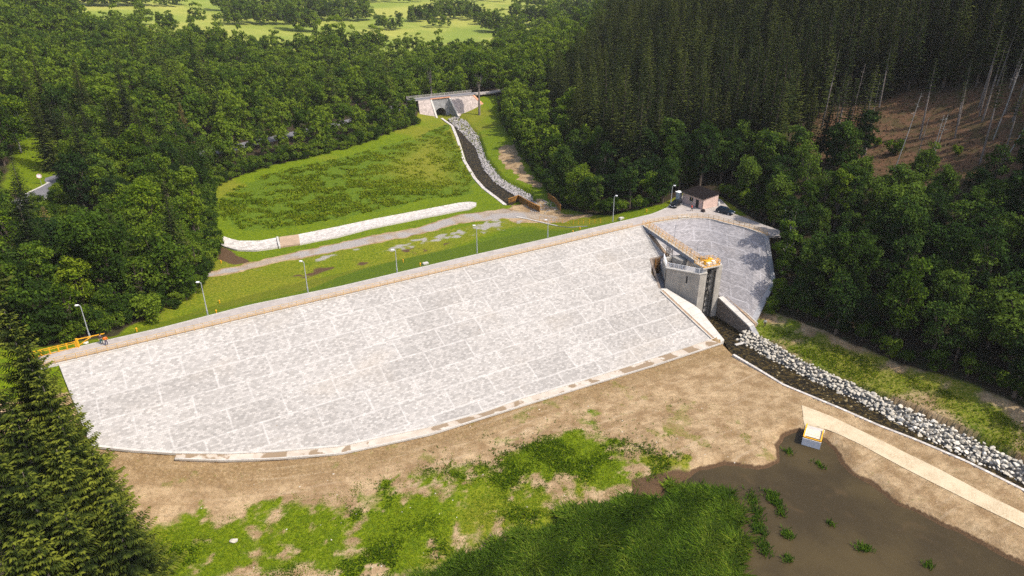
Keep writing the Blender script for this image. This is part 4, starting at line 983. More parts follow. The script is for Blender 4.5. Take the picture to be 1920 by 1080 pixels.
o = mbg.build('scattered_stones', M['rock']); tag(o, 'small pale stones scattered over the grass and soil below the dam', 'stones', kind='stuff')
def one_rock(u, v, s, label):
    p = gp(u, v); o = bpy.data.objects.new('boulder', rmesh[2]); COL.objects.link(o); o.location = p + Vector((0, 0, s * .2)); o.scale = (s * 1.3, s, s * .8); o.rotation_euler = (.2, .1, u); tag(o, label, 'boulder')
one_rock(161, 645, .8, 'white boulder at the road edge under the yellow boom barrier')
one_rock(437, 1017, 1.1, 'largest pale rock lying alone in the foreground grass')
# rusty retaining walls round the outfall
def ret(px, hgt, label):
    P_ = gpl(px); mb = MB()
    for a, b in zip(P_, P_[1:]):
        n_ = max(2, int((b - a).length / .55))
        for k in range(n_):
            p = a.lerp(b, (k + .5) / n_); d_ = (b - a); d_.z = 0; d_.normalize(); mb.box((p.x, p.y, p.z + hgt / 2 - .6), .24, .06 + .05 * (k % 2), hgt / 2 + .6, d_, (-d_.y, d_.x, 0))
    w = empty('retaining_wall', tuple(P_[0])); tag(w, label, 'retaining wall'); mb.build('boards', M['rust'], w, origin=tuple(P_[0]))
    mb = MB()
    for a, b in zip(P_, P_[1:]): mb.bar(a + Vector((0, 0, hgt + .1)), b + Vector((0, 0, hgt + .1)), .35, .22)
    mb.build('cap_rail', M['rust'], w, origin=tuple(P_[0]))
ret([(953, 383), (962, 380), (972, 376), (990, 387), (1012, 398)], 1.6, 'rust-brown board wall in front of the brook outfall, nearer the track')
ret([(1027, 372), (1040, 381), (1051, 395)], 1.5, 'rust-brown board wall on the wooded side of the brook outfall')

# ------------------------------------------------------------------ house and parked things
hz = CREST + .05
hA, hB = at(1316.7, 393, hz), at(1279.5, 379, hz)
hu = (hB - hA).normalized(); hv = Vector((hu.y, -hu.x, 0))
if hv.y < 0: hv = -hv
hw, hd = 7.2, 5.4
hs_ = empty('gatehouse', tuple(hA)); tag(hs_, 'small pink plastered hut with a dark sloping roof on the dam crest', 'house')
def hp_(a, b, z): return hu * a + hv * b + Vector((0, 0, z))
hf, hb_ = 2.75, 3.3
mb = MB(); q = [hp_(0, 0, 0), hp_(hw, 0, 0), hp_(hw, hd, 0), hp_(0, hd, 0)]; tq = [hp_(0, 0, hf), hp_(hw, 0, hf + .05), hp_(hw, hd, hb_), hp_(0, hd, hb_)]
mb.v = [tuple(p) for p in q + tq]; mb.f = [(0, 1, 5, 4), (1, 2, 6, 5), (2, 3, 7, 6), (3, 0, 4, 7), (4, 5, 6, 7)]; mb.build('wall', M['plaster'], hs_)
mb = MB(); q = [hp_(-.3, -.35, hf - .02), hp_(hw + .3, -.35, hf + .03), hp_(hw + .3, hd + .3, hb_ + .06), hp_(-.3, hd + .3, hb_ + .06)]; mb.v = [tuple(p) for p in q] + [tuple(p + Vector((0, 0, .16))) for p in q]
mb.f = [(3, 2, 1, 0), (4, 5, 6, 7), (0, 1, 5, 4), (1, 2, 6, 5), (2, 3, 7, 6), (3, 0, 4, 7)]; rf = mb.build('roof', M['roof'], hs_)
for k in range(12):
    pass
mb = MB(); mb.bar(hp_(-.3, -.42, hf + .02), hp_(hw + .3, -.42, hf + .07), .12, .12); mb.build('gutter', M['dark_steel'], rf)
mb = MB(); mb.tube([hp_(-.08, -.1, hf), hp_(-.08, -.1, 0)], .06, 6); mb.build('downpipe', M['dark_steel'], hs_)
dr = MB(); dr.box(hp_(1.9, -.02, 1.03), .5, .05, 1.03, hu, hv); dro = dr.build('door', M['dark_steel'], hs_)
mb = MB(); mb.bar(hp_(2.25, -.12, 1.0), hp_(2.1, -.12, 1.0), .06); mb.build('handle', M['steel'], dro)
wn = MB(); wn.box(hp_(4.0, -.02, 1.65), .62, .05, .52, hu, hv); wno = wn.build('window', M['glass'], hs_)
mb = MB()
for (a0, z0, a1, z1) in ((3.3, 1.1, 4.7, 1.1), (3.3, 2.2, 4.7, 2.2), (3.35, 1.1, 3.35, 2.2), (4.65, 1.1, 4.65, 2.2), (4.0, 1.1, 4.0, 2.2)): mb.bar(hp_(a0, -.08, z0), hp_(a1, -.08, z1), .07)
mb.build('frame', M['wood'], wno)
mb = MB(); mb.box(hp_(4.0, -.12, 1.08), .75, .1, .04, hu, hv); mb.build('sill', M['paleconcrete'], wno)
# car
def make_car(name, paint, label, wagon=False):
    r_ = empty(name); tag(r_, label, 'car')
    Lh, W = 2.2, .88
    prof = [(-2.2, .35), (-2.22, .72), (-2.0, .92), (-.95, .98), (-.45, 1.32) if False else (-.95, .99), (1.9, .98), (2.2, .85), (2.22, .4)]
    prof = [(-2.2, .32), (-2.24, .7), (-2.05, .86), (-1.0, .98), (.6, 1.0), (2.0, .98), (2.2, .86), (2.22, .34)]
    mb = MB(); k = len(prof)
    for y, ins in ((-W, .0), (-W * .96, 0), (W * .96, 0), (W, .0)):
        for (x, z) in prof: mb.v.append((x * (.97 if abs(y) == W else 1), y, z - (.04 if abs(y) == W and z > .6 else 0)))
    for j in range(3):
        for i in range(k - 1): mb.f.append((j * k + i, j * k + i + 1, (j + 1) * k + i + 1, (j + 1) * k + i))
        mb.f.append((j * k + k - 1, j * k, (j + 1) * k, (j + 1) * k + k - 1))
    mb.f.append(tuple(range(k))); mb.f.append(tuple(range(3 * k, 4 * k)))
    mb.build('body', paint, r_)
    rear = 2.05 if wagon else 1.75
    mb = MB(); cab = [(-1.05, .97), (-.35, 1.44), (.4, 1.5), (1.35 if not wagon else 1.7, 1.44), (rear, .97)]; m_ = len(cab)
    for y, s_ in ((-1, 1), (1, 1)):
        for (x, z) in cab: mb.v.append((x, y * (W * .96 - (.2 if z > 1.2 else .02)), z))
    mb.f = [(i, i + 1, m_ + i + 1, m_ + i) for i in range(m_ - 1)] + [tuple(range(m_)), tuple(range(m_, 2 * m_))]
    cb = mb.build('cabin', M['glass'], r_)
    mb = MB(); rp_ = [(-.42, 1.43), (.4, 1.515), (1.4 if not wagon else 1.75, 1.445)]
    mb.v = [(x, y * (W * .96 - .19), z + .015) for y in (-1, 1) for (x, z) in rp_]; mb.f = [(0, 1, 4, 3), (1, 2, 5, 4)]
    mb.v += [(v[0], v[1], v[2] - .05) for v in mb.v[:6]]; mb.f += [(6, 9, 10, 7), (7, 10, 11, 8), (0, 6, 7, 1), (1, 7, 8, 2), (3, 4, 10, 9), (4, 5, 11, 10)]
    mb.build('roof', paint, r_)
    for x in (-1.35, 1.35):
        for s_ in (-1, 1):
            mb = MB(); mb.tube([(x, s_ * .7, .33), (x, s_ * .9, .33)], .33, 16); w = mb.build('wheel', M['rubber'], r_)
            mb = MB(); mb.tube([(x, s_ * .89, .33), (x, s_ * .915, .33)], .2, 12); mb.build('rim', M['steel'], w)
    for s_ in (-1, 1):
        mb = MB(); mb.box((-2.14, s_ * .62, .72), .09, .2, .07); mb.build('headlight', M['lampglass'], r_)
        mb = MB(); mb.box((-.75, s_ * .98, 1.0), .08, .1, .07); mb.build('mirror', paint, r_)
    mb = MB(); mb.box((-2.235, 0, .5), .02, .26, .06); mb.build('number_plate', M['white_paint'], r_)
    return r_
c1 = make_car('parked_car', M['carblack'], 'black car parked left of the pink hut, facing the road', False)
ca, cb2 = at(1255.5, 394, hz), at(1277, 379, hz); cc = ca.lerp(cb2, .5); c1.location = (cc.x, cc.y, hz - .01); dd = cb2 - ca; c1.rotation_euler = (0, 0, math.atan2(dd.y, dd.x))
c2 = make_car('parked_car', M['carblue'], 'dark blue estate car parked right of the pink hut', True)
ca, cb2 = at(1376, 404, hz), at(1343, 395.5, hz); cc = ca.lerp(cb2, .5); c2.location = (cc.x, cc.y, hz - .01); dd = cb2 - ca; c2.rotation_euler = (0, 0, math.atan2(dd.y, dd.x))
# white-roofed cabin left of the hut
kp = at(1272, 376, hz); kk = empty('site_cabin', tuple(kp), .6); tag(kk, 'narrow grey site cabin with a flat white roof behind the black car', 'cabin')
mb = MB(); mb.box((0, 0, 1.15), .55, .55, 1.12); mb.build('body', simple('pale_blue_grey_panel', (.42, .46, .52), .08, 2), kk)
mb = MB(); mb.box((0, 0, 2.36), .78, .72, .09); mb.build('roof', M['white_paint'], kk)
mb = MB(); mb.box((0, -.56, 1.1), .42, .02, .95); d_ = mb.build('door', M['steel'], kk); mb = MB(); mb.box((.3, -.6, 1.1), .03, .03, .1); mb.build('handle', M['dark_steel'], d_)
# crates by the hut
o = MB(); p = at(1318, 397, hz); o.box((p.x, p.y, hz + .2), .5, .3, .2, hu, hv); o.box((p.x + .1, p.y + .1, hz + .5), .3, .25, .12, hu, hv); ob = o.build('sack_pile', M['dark_cloth'], None, origin=(p.x, p.y, hz)); tag(ob, 'small dark bundle on the ground at the corner of the pink hut', 'bundle')
o = MB(); p = at(1347, 385, hz); o.tube([(p.x, p.y, hz), (p.x, p.y, hz + .5), (p.x, p.y, hz + .9)], [.3, .34, .3], 12); ob = o.build('barrel', M['pale_cloth'], None, origin=(p.x, p.y, hz)); tag(ob, 'pale barrel behind the dark blue car', 'barrel')
a_, b_ = at(1273, 409.5, hz), at(1292, 407, hz); o = MB(); o.bar(a_ + Vector((0, 0, .12)), b_ + Vector((0, 0, .12)), .8, .22); ob = o.build('concrete_slab', M['paleconcrete'], None, origin=tuple(a_)); tag(ob, 'white slab lying by the railing at the crest bend', 'slab')

# ------------------------------------------------------------------ lamps, markers, barrier, outlet box
def lamp(u, v, h, arm, label, hgt=5.9):
    b = at(u, v, CREST - .1); b.z = CREST - .15
    r_ = empty('street_lamp', tuple(b)); tag(r_, label, 'street lamp', 'lamps along the dam crest')
    mb = MB(); mb.tube([(0, 0, -.3), (0, 0, h)], [.11, .06], 8); mb.build('pole', M['steel'], r_)
    mb = MB(); mb.tube([(0, 0, -.2), (0, 0, .7)], .14, 8); mb.build('pole_base', M['steel'], r_)
    e = Vector(arm).normalized() * .42; mb = MB(); mb.tube([(0, 0, h - .1), e * .5 + Vector((0, 0, h + .12)), e + Vector((0, 0, h + .15))], .05, 6); mb.build('arm', M['steel'], r_)
    mb = MB(); mb.box(tuple(e * 1.25 + Vector((0, 0, h + .16))), .27, .14, .08, e.normalized(), (-e.normalized().y, e.normalized().x, 0)); hd_ = mb.build('lamp_head', M['white_paint'], r_)
    mb = MB(); mb.box(tuple(e * 1.25 + Vector((0, 0, h + .055))), .2, .1, .02, e.normalized(), (-e.normalized().y, e.normalized().x, 0)); mb.build('lens', M['lampglass'], hd_)
wst = -AX
for (u, v, h, arm, lb) in [(168, 631, 5.9, (-1, -.2, 0), 'street lamp by the yellow boom barrier, leftmost of the crest lamps'), (389, 588, 6.2, (-1, -.1, 0), 'second crest lamp from the yellow barrier, above the mown grass'),
        (577, 545, 6.1, (-1, 0, 0), 'third crest lamp from the barrier, in front of the bright grass beside the gravel'), (744.5, 510, 4.8, (-1, 0, 0), 'fourth crest lamp from the barrier, in front of the dark strip of gravel'), (894.5, 472, 6.0, (-1, 0, 0), 'fifth crest lamp from the barrier, below the grey gravel heap'),
        (1027, 443, 3.9, (-1, 0, 0), 'sixth crest lamp from the barrier, beside the white step path'), (1149, 413, 6.2, (1, -.2, 0), 'seventh crest lamp from the barrier, against the dark wood left of the cars'), (1257, 388, 5.6, (1, 0, 0), 'crest lamp standing beside the black car'),
        (1467, 428, 5.2, (1, .3, 0), 'rightmost crest lamp, half lost among trees at the end of the crest')]: lamp(u, v, h, arm, lb)
def marker(u, v, label, h=.5):
    p = gp(u, v); r_ = empty('marker_post', tuple(p)); tag(r_, label, 'marker post', 'yellow marker posts on the grass behind the crest'); mb = MB(); mb.tube([(0, 0, -.2), (0, 0, h)], .1, 6); mb.build('post', M['yellow'], r_); mb = MB(); mb.tube([(0, 0, h), (0, 0, h + .22), (0, 0, h + .3)], [.17, .17, .08], 8); mb.build('cap', M['yellow'], r_)
for u, v, lb in [(257, 622, 'yellow marker post right of the two people by the barrier'), (406, 588, 'yellow marker post on the kerb right of the second crest lamp'), (412, 569, 'yellow marker post up the grass, second of a close pair'), (415, 494, 'yellow marker post by the brown soil patch near the trees'), (756, 492, 'yellow marker post in the dark grass right of the fourth lamp'), (788, 499, 'yellow marker post left of a white block on the kerb'), (1087, 432, 'yellow marker post just below the white step path'), (1074, 438, 'yellow marker post on the kerb below the step path'), (1212, 398, 'yellow marker post left of the black car')]: marker(u, v, lb)
for u, v, lb in [(798, 496, 'white block on the grass edge right of the fourth lamp'), (1165, 411, 'white block on the grass edge right of the seventh lamp')]:
    p = gp(u, v); o = MB(); o.box(tuple(p + Vector((0, 0, .15))), .6, .4, .3, AX, PX); ob = o.build('concrete_block', M['paleconcrete'], None, origin=tuple(p)); tag(ob, lb, 'block')
# hand rail posts along the step path
hr = gpl([(1012, 413), (1026, 415), (1042, 418), (1058, 419), (1075, 420.5), (1092, 420), (1108, 419), (1126, 418)])
hrr = empty('step_railing', tuple(hr[0])); tag(hrr, 'yellow hand railing beside the white step path on the grass', 'railing')
for p in polyline_resample(hr, 12): mb = MB(); mb.bar(p, p + Vector((0, 0, 1.15)), .1); mb.build('post', M['yellow'], hrr, origin=tuple(hr[0]))
mb = MB()
for a, b in zip(hr, hr[1:]): mb.bar(a + Vector((0, 0, 1.1)), b + Vector((0, 0, 1.1)), .05)
mb.build('rail', M['yellow'], hrr, origin=tuple(hr[0]))
# yellow guard rail and boom
ga, gb_ = at(143, 652, hz + .0), at(62, 672, hz); gdir = (gb_ - ga)
fn = empty('guard_railing', tuple(ga)); tag(fn, 'yellow two-rail guard railing at the left end of the crest', 'railing')
for k in range(6): p = ga.lerp(gb_, k / 5); mb = MB(); mb.bar(p - Vector((0, 0, .3)), p + Vector((0, 0, 1.2)), .14); mb.build('post', M['yellow'], fn, origin=tuple(ga))
for z in (.12, .85, 1.15): mb = MB(); mb.bar(ga + Vector((0, 0, z)), gb_ + Vector((0, 0, z)), .075); mb.build('rail', M['yellow'], fn, origin=tuple(ga))
bm0 = empty('boom_barrier', tuple(ga)); tag(bm0, 'yellow boom barrier lying open along the crest road edge', 'barrier')
bb = at(199, 638, hz)
mb = MB(); mb.bar(ga + AX * .35, ga + AX * .35 + Vector((0, 0, 1.6)), .3); mb.build('post', M['yellow'], bm0, origin=tuple(ga))
mb = MB(); mb.bar(ga + AX * .3 + Vector((0, 0, 1.45)), bb + Vector((0, 0, 1.3)), .12); mb.build('boom', M['yellow'], bm0, origin=tuple(ga))
mb = MB(); mb.bar(ga + AX * .4 + Vector((0, 0, .3)), ga.lerp(bb, .55) + Vector((0, 0, 1.3)), .12); mb.build('brace', M['yellow'], bm0, origin=tuple(ga))
# monk (pond outlet box)
f0, f1 = at(1502.2, 833.3, -.8), at(1536.7, 843.3, -.8); mu = (f1 - f0); mw = mu.length; mu.normalize(); mv = Vector((-mu.y, mu.x, 0))
if mv.y < 0: mv = -mv
mk = empty('pond_outlet', tuple(f0)); tag(mk, 'white concrete pond outlet box with yellow frame and pale boards', 'outlet box'); mo = tuple(f0)
def mp(a, b, z): return f0 + mu * a + mv * b + Vector((0, 0, z + .8))
dep = 3.1; topz = .55
mb = MB(); mb.prism(pl(mp(0, 0, 0), mp(mw, 0, 0), mp(mw, .35, 0), mp(0, .35, 0)), -2.2, topz); mb.build('front_wall', M['white_paint'] if False else simple('pale_grey_concrete', (.62, .63, .66), .06, 1.5), mk, origin=mo)
for a0 in (0, mw - .3): mb = MB(); mb.prism(pl(mp(a0, .352, 0), mp(a0 + .3, .352, 0), mp(a0 + .3, dep, 0), mp(a0, dep, 0)), -2.2, topz - .003); mb.build('side_wall', bpy.data.materials['pale_grey_concrete'], mk, origin=mo)
mb = MB(); mb.prism(pl(mp(.302, .9, 0), mp(mw - .302, .9, 0), mp(mw - .302, 1.55, 0), mp(.302, 1.55, 0)), topz - .12, topz - .03); mb.prism(pl(mp(.302, 1.6, 0), mp(mw - .302, 1.6, 0), mp(mw - .302, dep, 0), mp(.302, dep, 0)), topz - .12, topz - .03); mb.build('cover_board', M['wood'], mk, origin=mo)
mb = MB()
for (a0, b0_, a1, b1) in ((.1, .18, mw - .1, .18), (.1, .18, .1, dep + 1.0), (mw - .1, .18, mw - .1, dep + .4)): mb.bar(mp(a0, b0_, topz + .12), mp(a1, b1, topz + .12), .2, .22)
mb.build('frame', M['yellow'], mk, origin=mo)
mb = MB(); mb.box(tuple(mp(mw / 2, 3.6, .1)), mw / 2 + .1, .5, .35, mu, mv); mb.build('back_slab', M['paleconcrete'], mk, origin=mo)

# ------------------------------------------------------------------ people
def skinned(name, verts, edges, radii, mat, parent, rootv=0, sub=1):
    me = bpy.data.meshes.new(name); me.from_pydata(verts, edges, []); me.update(); o = link(name, me, mat, parent)
    o.modifiers.new('Skin', 'SKIN'); sv = me.skin_vertices[0].data
    for i, r_ in enumerate(radii): sv[i].radius = (r_, r_); sv[i].use_root = (i == rootv)
    s_ = o.modifiers.new('Smooth', 'SUBSURF'); s_.levels = sub; s_.render_levels = sub
    return o
def person(loc, rz, label, top, trouser, lean=0.0, stride=.12, armL=(.28, .05, .95), armR=(-.28, .05, .95), hair='hair', sleeves=True, elbowL=(.3, -.02, 1.15), elbowR=(-.3, -.02, 1.15)):
    r_ = empty('person', loc, rz); tag(r_, label, 'person')
    lz = lambda z: Vector((0, lean * max(0, z - .95), 0))
    pel = Vector((0, 0, .95)); wa = Vector((0, 0, 1.1)) + lz(1.1); ch = Vector((0, 0, 1.32)) + lz(1.32); nk = Vector((0, .01, 1.5)) + lz(1.5); hd_ = Vector((0, .03, 1.62)) + lz(1.62); tp = Vector((0, .02, 1.74)) + lz(1.74)
    V = [pel, wa, ch, nk, hd_, tp]; Ed = [(0, 1), (1, 2), (2, 3), (3, 4), (4, 5)]; Rr = [.13, .125, .145, .06, .1, .075]
    info = {}
    for s_, el, ha in ((1, elbowL, armL), (-1, elbowR, armR)):
        sh = Vector((.2 * s_, 0, 1.42)) + lz(1.42); b = len(V); el, ha = Vector(el) + lz(1.15), Vector(ha) + lz(1.0)
        dr = (ha - el).normalized(); pm = ha + dr * .09
        V += [sh, el, ha, pm]; Rr += [.062, .046, .034, .036]; Ed += [(2, b), (b, b + 1), (b + 1, b + 2), (b + 2, b + 3)]
        info[s_] = (sh, el, ha)
        for k, (dx, ln) in enumerate(((-.03, .075), (-.01, .085), (.012, .08), (.032, .065))):
            V += [pm + dr * .035 + Vector((0, dx, 0)), pm + dr * (.04 + ln) + Vector((-.02 * s_, dx * 1.2, 0))]; Rr += [.012, .008]; c0 = len(V) - 2; Ed += [(b + 3, c0), (c0, c0 + 1)]
        V += [ha + dr * .04 + Vector((0, .045, 0)), ha + dr * .1 + Vector((0, .07, 0))]; Rr += [.013, .009]; c0 = len(V) - 2; Ed += [(b + 2, c0), (c0, c0 + 1)]
        hip = Vector((.095 * s_, 0, .9)); kn = Vector((.105 * s_, .06 + stride * s_ * .5, .5)); an = Vector((.11 * s_, -.02 + stride * s_, .09)); to_ = an + Vector((.02 * s_, .17, -.045))
        b = len(V); V += [hip, kn, an, to_]; Rr += [.09, .06, .042, .035]; Ed += [(0, b), (b, b + 1), (b + 1, b + 2), (b + 2, b + 3)]; info[s_] += (hip, kn, an, to_)
    skinned('body', [tuple(v) for v in V], Ed, Rr, M['skin'], r_)
    V2 = [wa - Vector((0, 0, .12)), wa, ch, nk - Vector((0, 0, .05))]; E2 = [(0, 1), (1, 2), (2, 3)]; R2 = [.165, .16, .175, .085]
    for s_ in (1, -1):
        sh, el, ha = info[s_][:3]; b = len(V2); V2 += [sh, el, el.lerp(ha, .85 if sleeves else .05)]; R2 += [.085, .065, .052]; E2 += [(2, b), (b, b + 1), (b + 1, b + 2)]
    skinned('jacket', [tuple(v) for v in V2], E2, R2, top, r_)
    V3 = [pel + Vector((0, 0, .06)), pel]; E3 = [(0, 1)]; R3 = [.155, .155]
    for s_ in (1, -1):
        hip, kn, an, to_ = info[s_][3:]; b = len(V3); V3 += [hip - Vector((0, 0, .05)), kn, an + Vector((0, 0, .03))]; R3 += [.108, .08, .066]; E3 += [(1, b), (b, b + 1), (b + 1, b + 2)]
        mb = MB(); mb.tube([tuple(an + Vector((0, -.05, -.03))), tuple(an + Vector((0, .06, -.04))), tuple(to_ + Vector((0, .04, .0)))], [.055, .06, .045], 8); mb.build('shoe', M['shoe'], r_, smooth=True)
    skinned('trousers', [tuple(v) for v in V3], E3, R3, trouser, r_)
    bm = bmesh.new(); bmesh.ops.create_uvsphere(bm, u_segments=14, v_segments=9, radius=.118); 
    for v in bm.verts:
        if v.co.y > .03 and v.co.z < .05: v.co *= .8
        v.co.z *= 1.05
    me = bpy.data.meshes.new('hair'); bm.to_mesh(me); bm.free(); ho = link('hair', me, M[hair], r_); ho.location = hd_ + Vector((0, -.025, .05))
    mb = MB(); mb.tube([tuple(hd_ + Vector((0, .09, .01))), tuple(hd_ + Vector((0, .125, -.02)))], [.012, .016], 6); fc = mb.build('nose', M['skin'], r_)
    for s_ in (-1, 1): mb = MB(); mb.box(tuple(hd_ + Vector((.035 * s_, .096, .025))), .013, .008, .008); mb.build('eye', M['hair'], r_)
    mb = MB(); mb.box(tuple(hd_ + Vector((0, .092, -.05))), .024, .008, .006); mb.build('mouth', M['red_cloth'], r_)
    for s_ in (-1, 1): mb = MB(); mb.box(tuple(hd_ + Vector((.103 * s_, .0, .0))), .012, .022, .03); mb.build('ear', M['skin'], r_)
    return r_
zc = CREST + .05
p = at(191.5, 644.5, zc); person((p.x, p.y, zc), R(200), 'person in dark brown top and teal trousers leaning back at the boom barrier', M['dark_cloth'], M['teal_cloth'], -.22, .1, elbowR=(-.3, .1, 1.2), armR=(-.2, .3, 1.15))
p = at(200.5, 647, zc); person((p.x, p.y, zc), R(20), 'person in orange jacket and purple-grey trousers standing on the crest road', M['orange_cloth'], M['navy_cloth'], .1, .18, elbowL=(.36, -.05, 1.15), armL=(.22, .12, 1.02), elbowR=(-.36, -.05, 1.15), armR=(-.22, .12, 1.02))
p = at(1297, 395.5, hz); person((p.x, p.y, hz), R(100), 'person in red top and dark trousers in front of the pink hut', M['red_cloth'], M['dark_cloth'], .3, .2, elbowR=(-.28, .12, 1.15), armR=(-.24, .35, 1.05))
p = gp(1433.5, 612); person((p.x, p.y, p.z), R(150), 'person in pale top and dark trousers standing in shade below the grey wing slope', M['pale_cloth'], M['dark_cloth'], .35, .15, elbowL=(.28, .1, 1.1), armL=(.2, .35, .95))
# road sign by the left road
p = gp(78, 346); sg = empty('road_sign', tuple(p)); tag(sg, 'small round red and white road sign beside the road among the trees', 'road sign')
mb = MB(); mb.tube([(0, 0, -.3), (0, 0, 2.6)], .05, 6); mb.build('post', M['steel'], sg)
fcv = Vector((.5, -.85, 0)); sdv = Vector((.85, .5, 0))
mb = MB(); mb.tube([(0, -.04, 2.4), tuple(Vector((0, -.04, 2.4)) + fcv * .05)], .65, 16); pn = mb.build('plate', M['white_paint'], sg)
mb = MB(); c0 = Vector((0, -.04, 2.4)) + fcv * .056
for k in range(16):
    a, a2 = k * math.pi / 8, (k + 1) * math.pi / 8; mb.bar(c0 + sdv * .56 * math.cos(a) + Vector((0, 0, .56 * math.sin(a))), c0 + sdv * .56 * math.cos(a2) + Vector((0, 0, .56 * math.sin(a2))), .14, .02)
mb.build('red_ring', M['red_cloth'], pn)
# ------------------------------------------------------------------ foliage meshes
def kites(c, nrm, size, g, fold=.25):
    """one leaf-cluster facet per centre"""
    n = len(c); nrm = nrm / (np.linalg.norm(nrm, axis=1, keepdims=True) + 1e-9)
    a = g.normal(size=(n, 3)); t_ = np.cross(nrm, a); t_ /= np.linalg.norm(t_, axis=1, keepdims=True) + 1e-9; b = np.cross(nrm, t_)
    s = np.asarray(size).reshape(-1, 1) * np.ones((n, 1)); w = s * g.uniform(.5, .85, (n, 1)); k = nrm * s * fold
    V = np.stack([c + t_ * s - k, c + b * w, c - t_ * s - k, c - b * w], 1).reshape(-1, 3)
    return V, np.arange(4 * n).reshape(n, 4)
def directed(c, d, L, w, g, droop=.15):
    """facets that run along d (needle sprays)"""
    n = len(c); d = d / (np.linalg.norm(d, axis=1, keepdims=True) + 1e-9); up = np.array([0, 0, 1.]) + g.normal(0, .35, (n, 3)); s = np.cross(d, up); s /= np.linalg.norm(s, axis=1, keepdims=True) + 1e-9
    L = np.asarray(L).reshape(-1, 1) * np.ones((n, 1)); w = np.asarray(w).reshape(-1, 1) * np.ones((n, 1))
    V = np.stack([c - d * L * .1, c + d * L * .45 + s * w, c + d * L + np.array([0, 0, -1]) * L * droop, c + d * L * .45 - s * w], 1).reshape(-1, 3)
    return V, np.arange(4 * n).reshape(n, 4)
def broadleaf(seed, h, Rc, base, nb, nl, ls, lean=.0, open_=0.0):
    g = np.random.default_rng(seed); hz_ = h * (1 - base) / 2; cz = h * base + hz_
    Vs, Ts = [], []; blobs = []
    for k in range(nb):
        d = g.normal(size=3); d /= np.linalg.norm(d); d[2] = d[2] * .95 + .1
        rr = g.uniform(.5, 1.2); c = np.array([d[0] * Rc * .68, d[1] * Rc * .68, d[2] * hz_ * .76]) * rr + [lean * h * .1, 0, cz]
        rb = Rc * g.uniform(.24, .44) * (1 - open_ * .35); blobs.append((c, rb)); bt = g.uniform(.25, .75)
        m = int(nl * (rb / (Rc * .34)) ** 2); dd = g.normal(size=(m, 3)); dd /= np.linalg.norm(dd, axis=1, keepdims=True)
        outw = (c - [0, 0, cz]) / (np.linalg.norm(c - [0, 0, cz]) + 1e-6)
        keep = (dd @ outw > -.45) & (dd[:, 2] > -.75); dd = dd[keep]; m = len(dd)
        rad = rb * (1 - .45 * g.random((m, 1)) ** 1.8) * (1 + .3 * g.normal(size=(m, 1)) * .5); pos = c + dd * rad * [1, 1, .78]
        nr = dd * .6 + g.normal(0, .65, (m, 3)) + [0, 0, .45]
        V, _ = kites(pos, nr, ls * g.uniform(.6, 1.25, m), g); Vs.append(V); Ts.append(np.repeat(np.clip(bt + g.normal(0, .14, m), 0, 1), 4))
    V = np.concatenate(Vs); T_ = np.concatenate(Ts)
    mb = MB(); ht = h * (base + .45 * (1 - base)); tr = .017 * h + .04
    mb.tube([(0, 0, -.8), (.02 * h * lean, 0, ht * .4), (.06 * h * lean, .01 * h, ht)], [tr * 1.25, tr, tr * .5], 7)
    for c, rb in blobs[:8]:
        mb.tube([(0, 0, ht * g.uniform(.45, .8)), tuple(c * .55 + np.array([0, 0, ht * .32])), tuple(c)], [tr * .5, tr * .3, tr * .12], 5)
    return V, T_, mb
def spruce(seed, h, Rc, base, dz, nbr, seg, ls, droop=.35, dense=2, bare=False):
    g = np.random.default_rng(seed); C_, D_, L_, T_ = [], [], [], []
    z = h * base
    while z < h * .985:
        f = (z - h * base) / (h * (1 - base)); Lb = Rc * (1 - f) ** .82 * g.uniform(.8, 1.12) + .12
        if bare: Lb *= (.55 + .45 * math.sin(min(1, f * 2.2) * 1.57))
        nn_ = max(4, int(nbr * (1 - .35 * f))); a0 = g.uniform(0, 6.28)
        for k in range(nn_):
            a = a0 + 6.283 * k / nn_ + g.normal(0, .22); Lk = Lb * g.uniform(.72, 1.12); dirh = np.array([math.cos(a), math.sin(a), 0])
            sl_ = .35 * f - droop * (1 - f) + g.normal(0, .06); ns = max(2, int(seg * Lk / Rc + .8)); bt = g.uniform(.15, .55)
            for j in range(ns):
                q = (j + .6) / ns; p = dirh * Lk * q + np.array([0, 0, z + Lk * (sl_ * q + .16 * q * q)])
                side = np.array([-dirh[1], dirh[0], 0]); tip = q
                w_ = Lk * .30 * (1 - q * .75) + .16
                for sg in ((-1, 1) if dense >= 2 else (g.choice([-1, 1]),)):
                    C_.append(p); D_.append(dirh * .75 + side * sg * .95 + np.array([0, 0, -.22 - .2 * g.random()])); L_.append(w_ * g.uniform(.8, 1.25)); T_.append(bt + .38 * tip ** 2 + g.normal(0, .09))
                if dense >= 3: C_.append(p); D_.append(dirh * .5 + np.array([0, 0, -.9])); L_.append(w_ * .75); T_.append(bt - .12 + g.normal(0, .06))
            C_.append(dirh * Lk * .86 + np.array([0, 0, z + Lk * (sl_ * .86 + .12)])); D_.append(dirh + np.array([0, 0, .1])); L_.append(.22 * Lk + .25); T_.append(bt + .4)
        z += dz * (1 - .45 * f) * g.uniform(.8, 1.2)
    C_, D_, L_ = np.array(C_), np.array(D_), np.array(L_)
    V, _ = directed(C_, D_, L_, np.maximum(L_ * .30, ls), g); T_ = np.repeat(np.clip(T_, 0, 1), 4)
    mb = MB(); tr = .0105 * h + .03; mb.tube([(0, 0, -1), (0, 0, h * .5), (0, 0, h * .99)], [tr * 1.15, tr * .75, .02], 7)
    return V, T_, mb
def quads(V): return np.arange(len(V)).reshape(-1, 4)
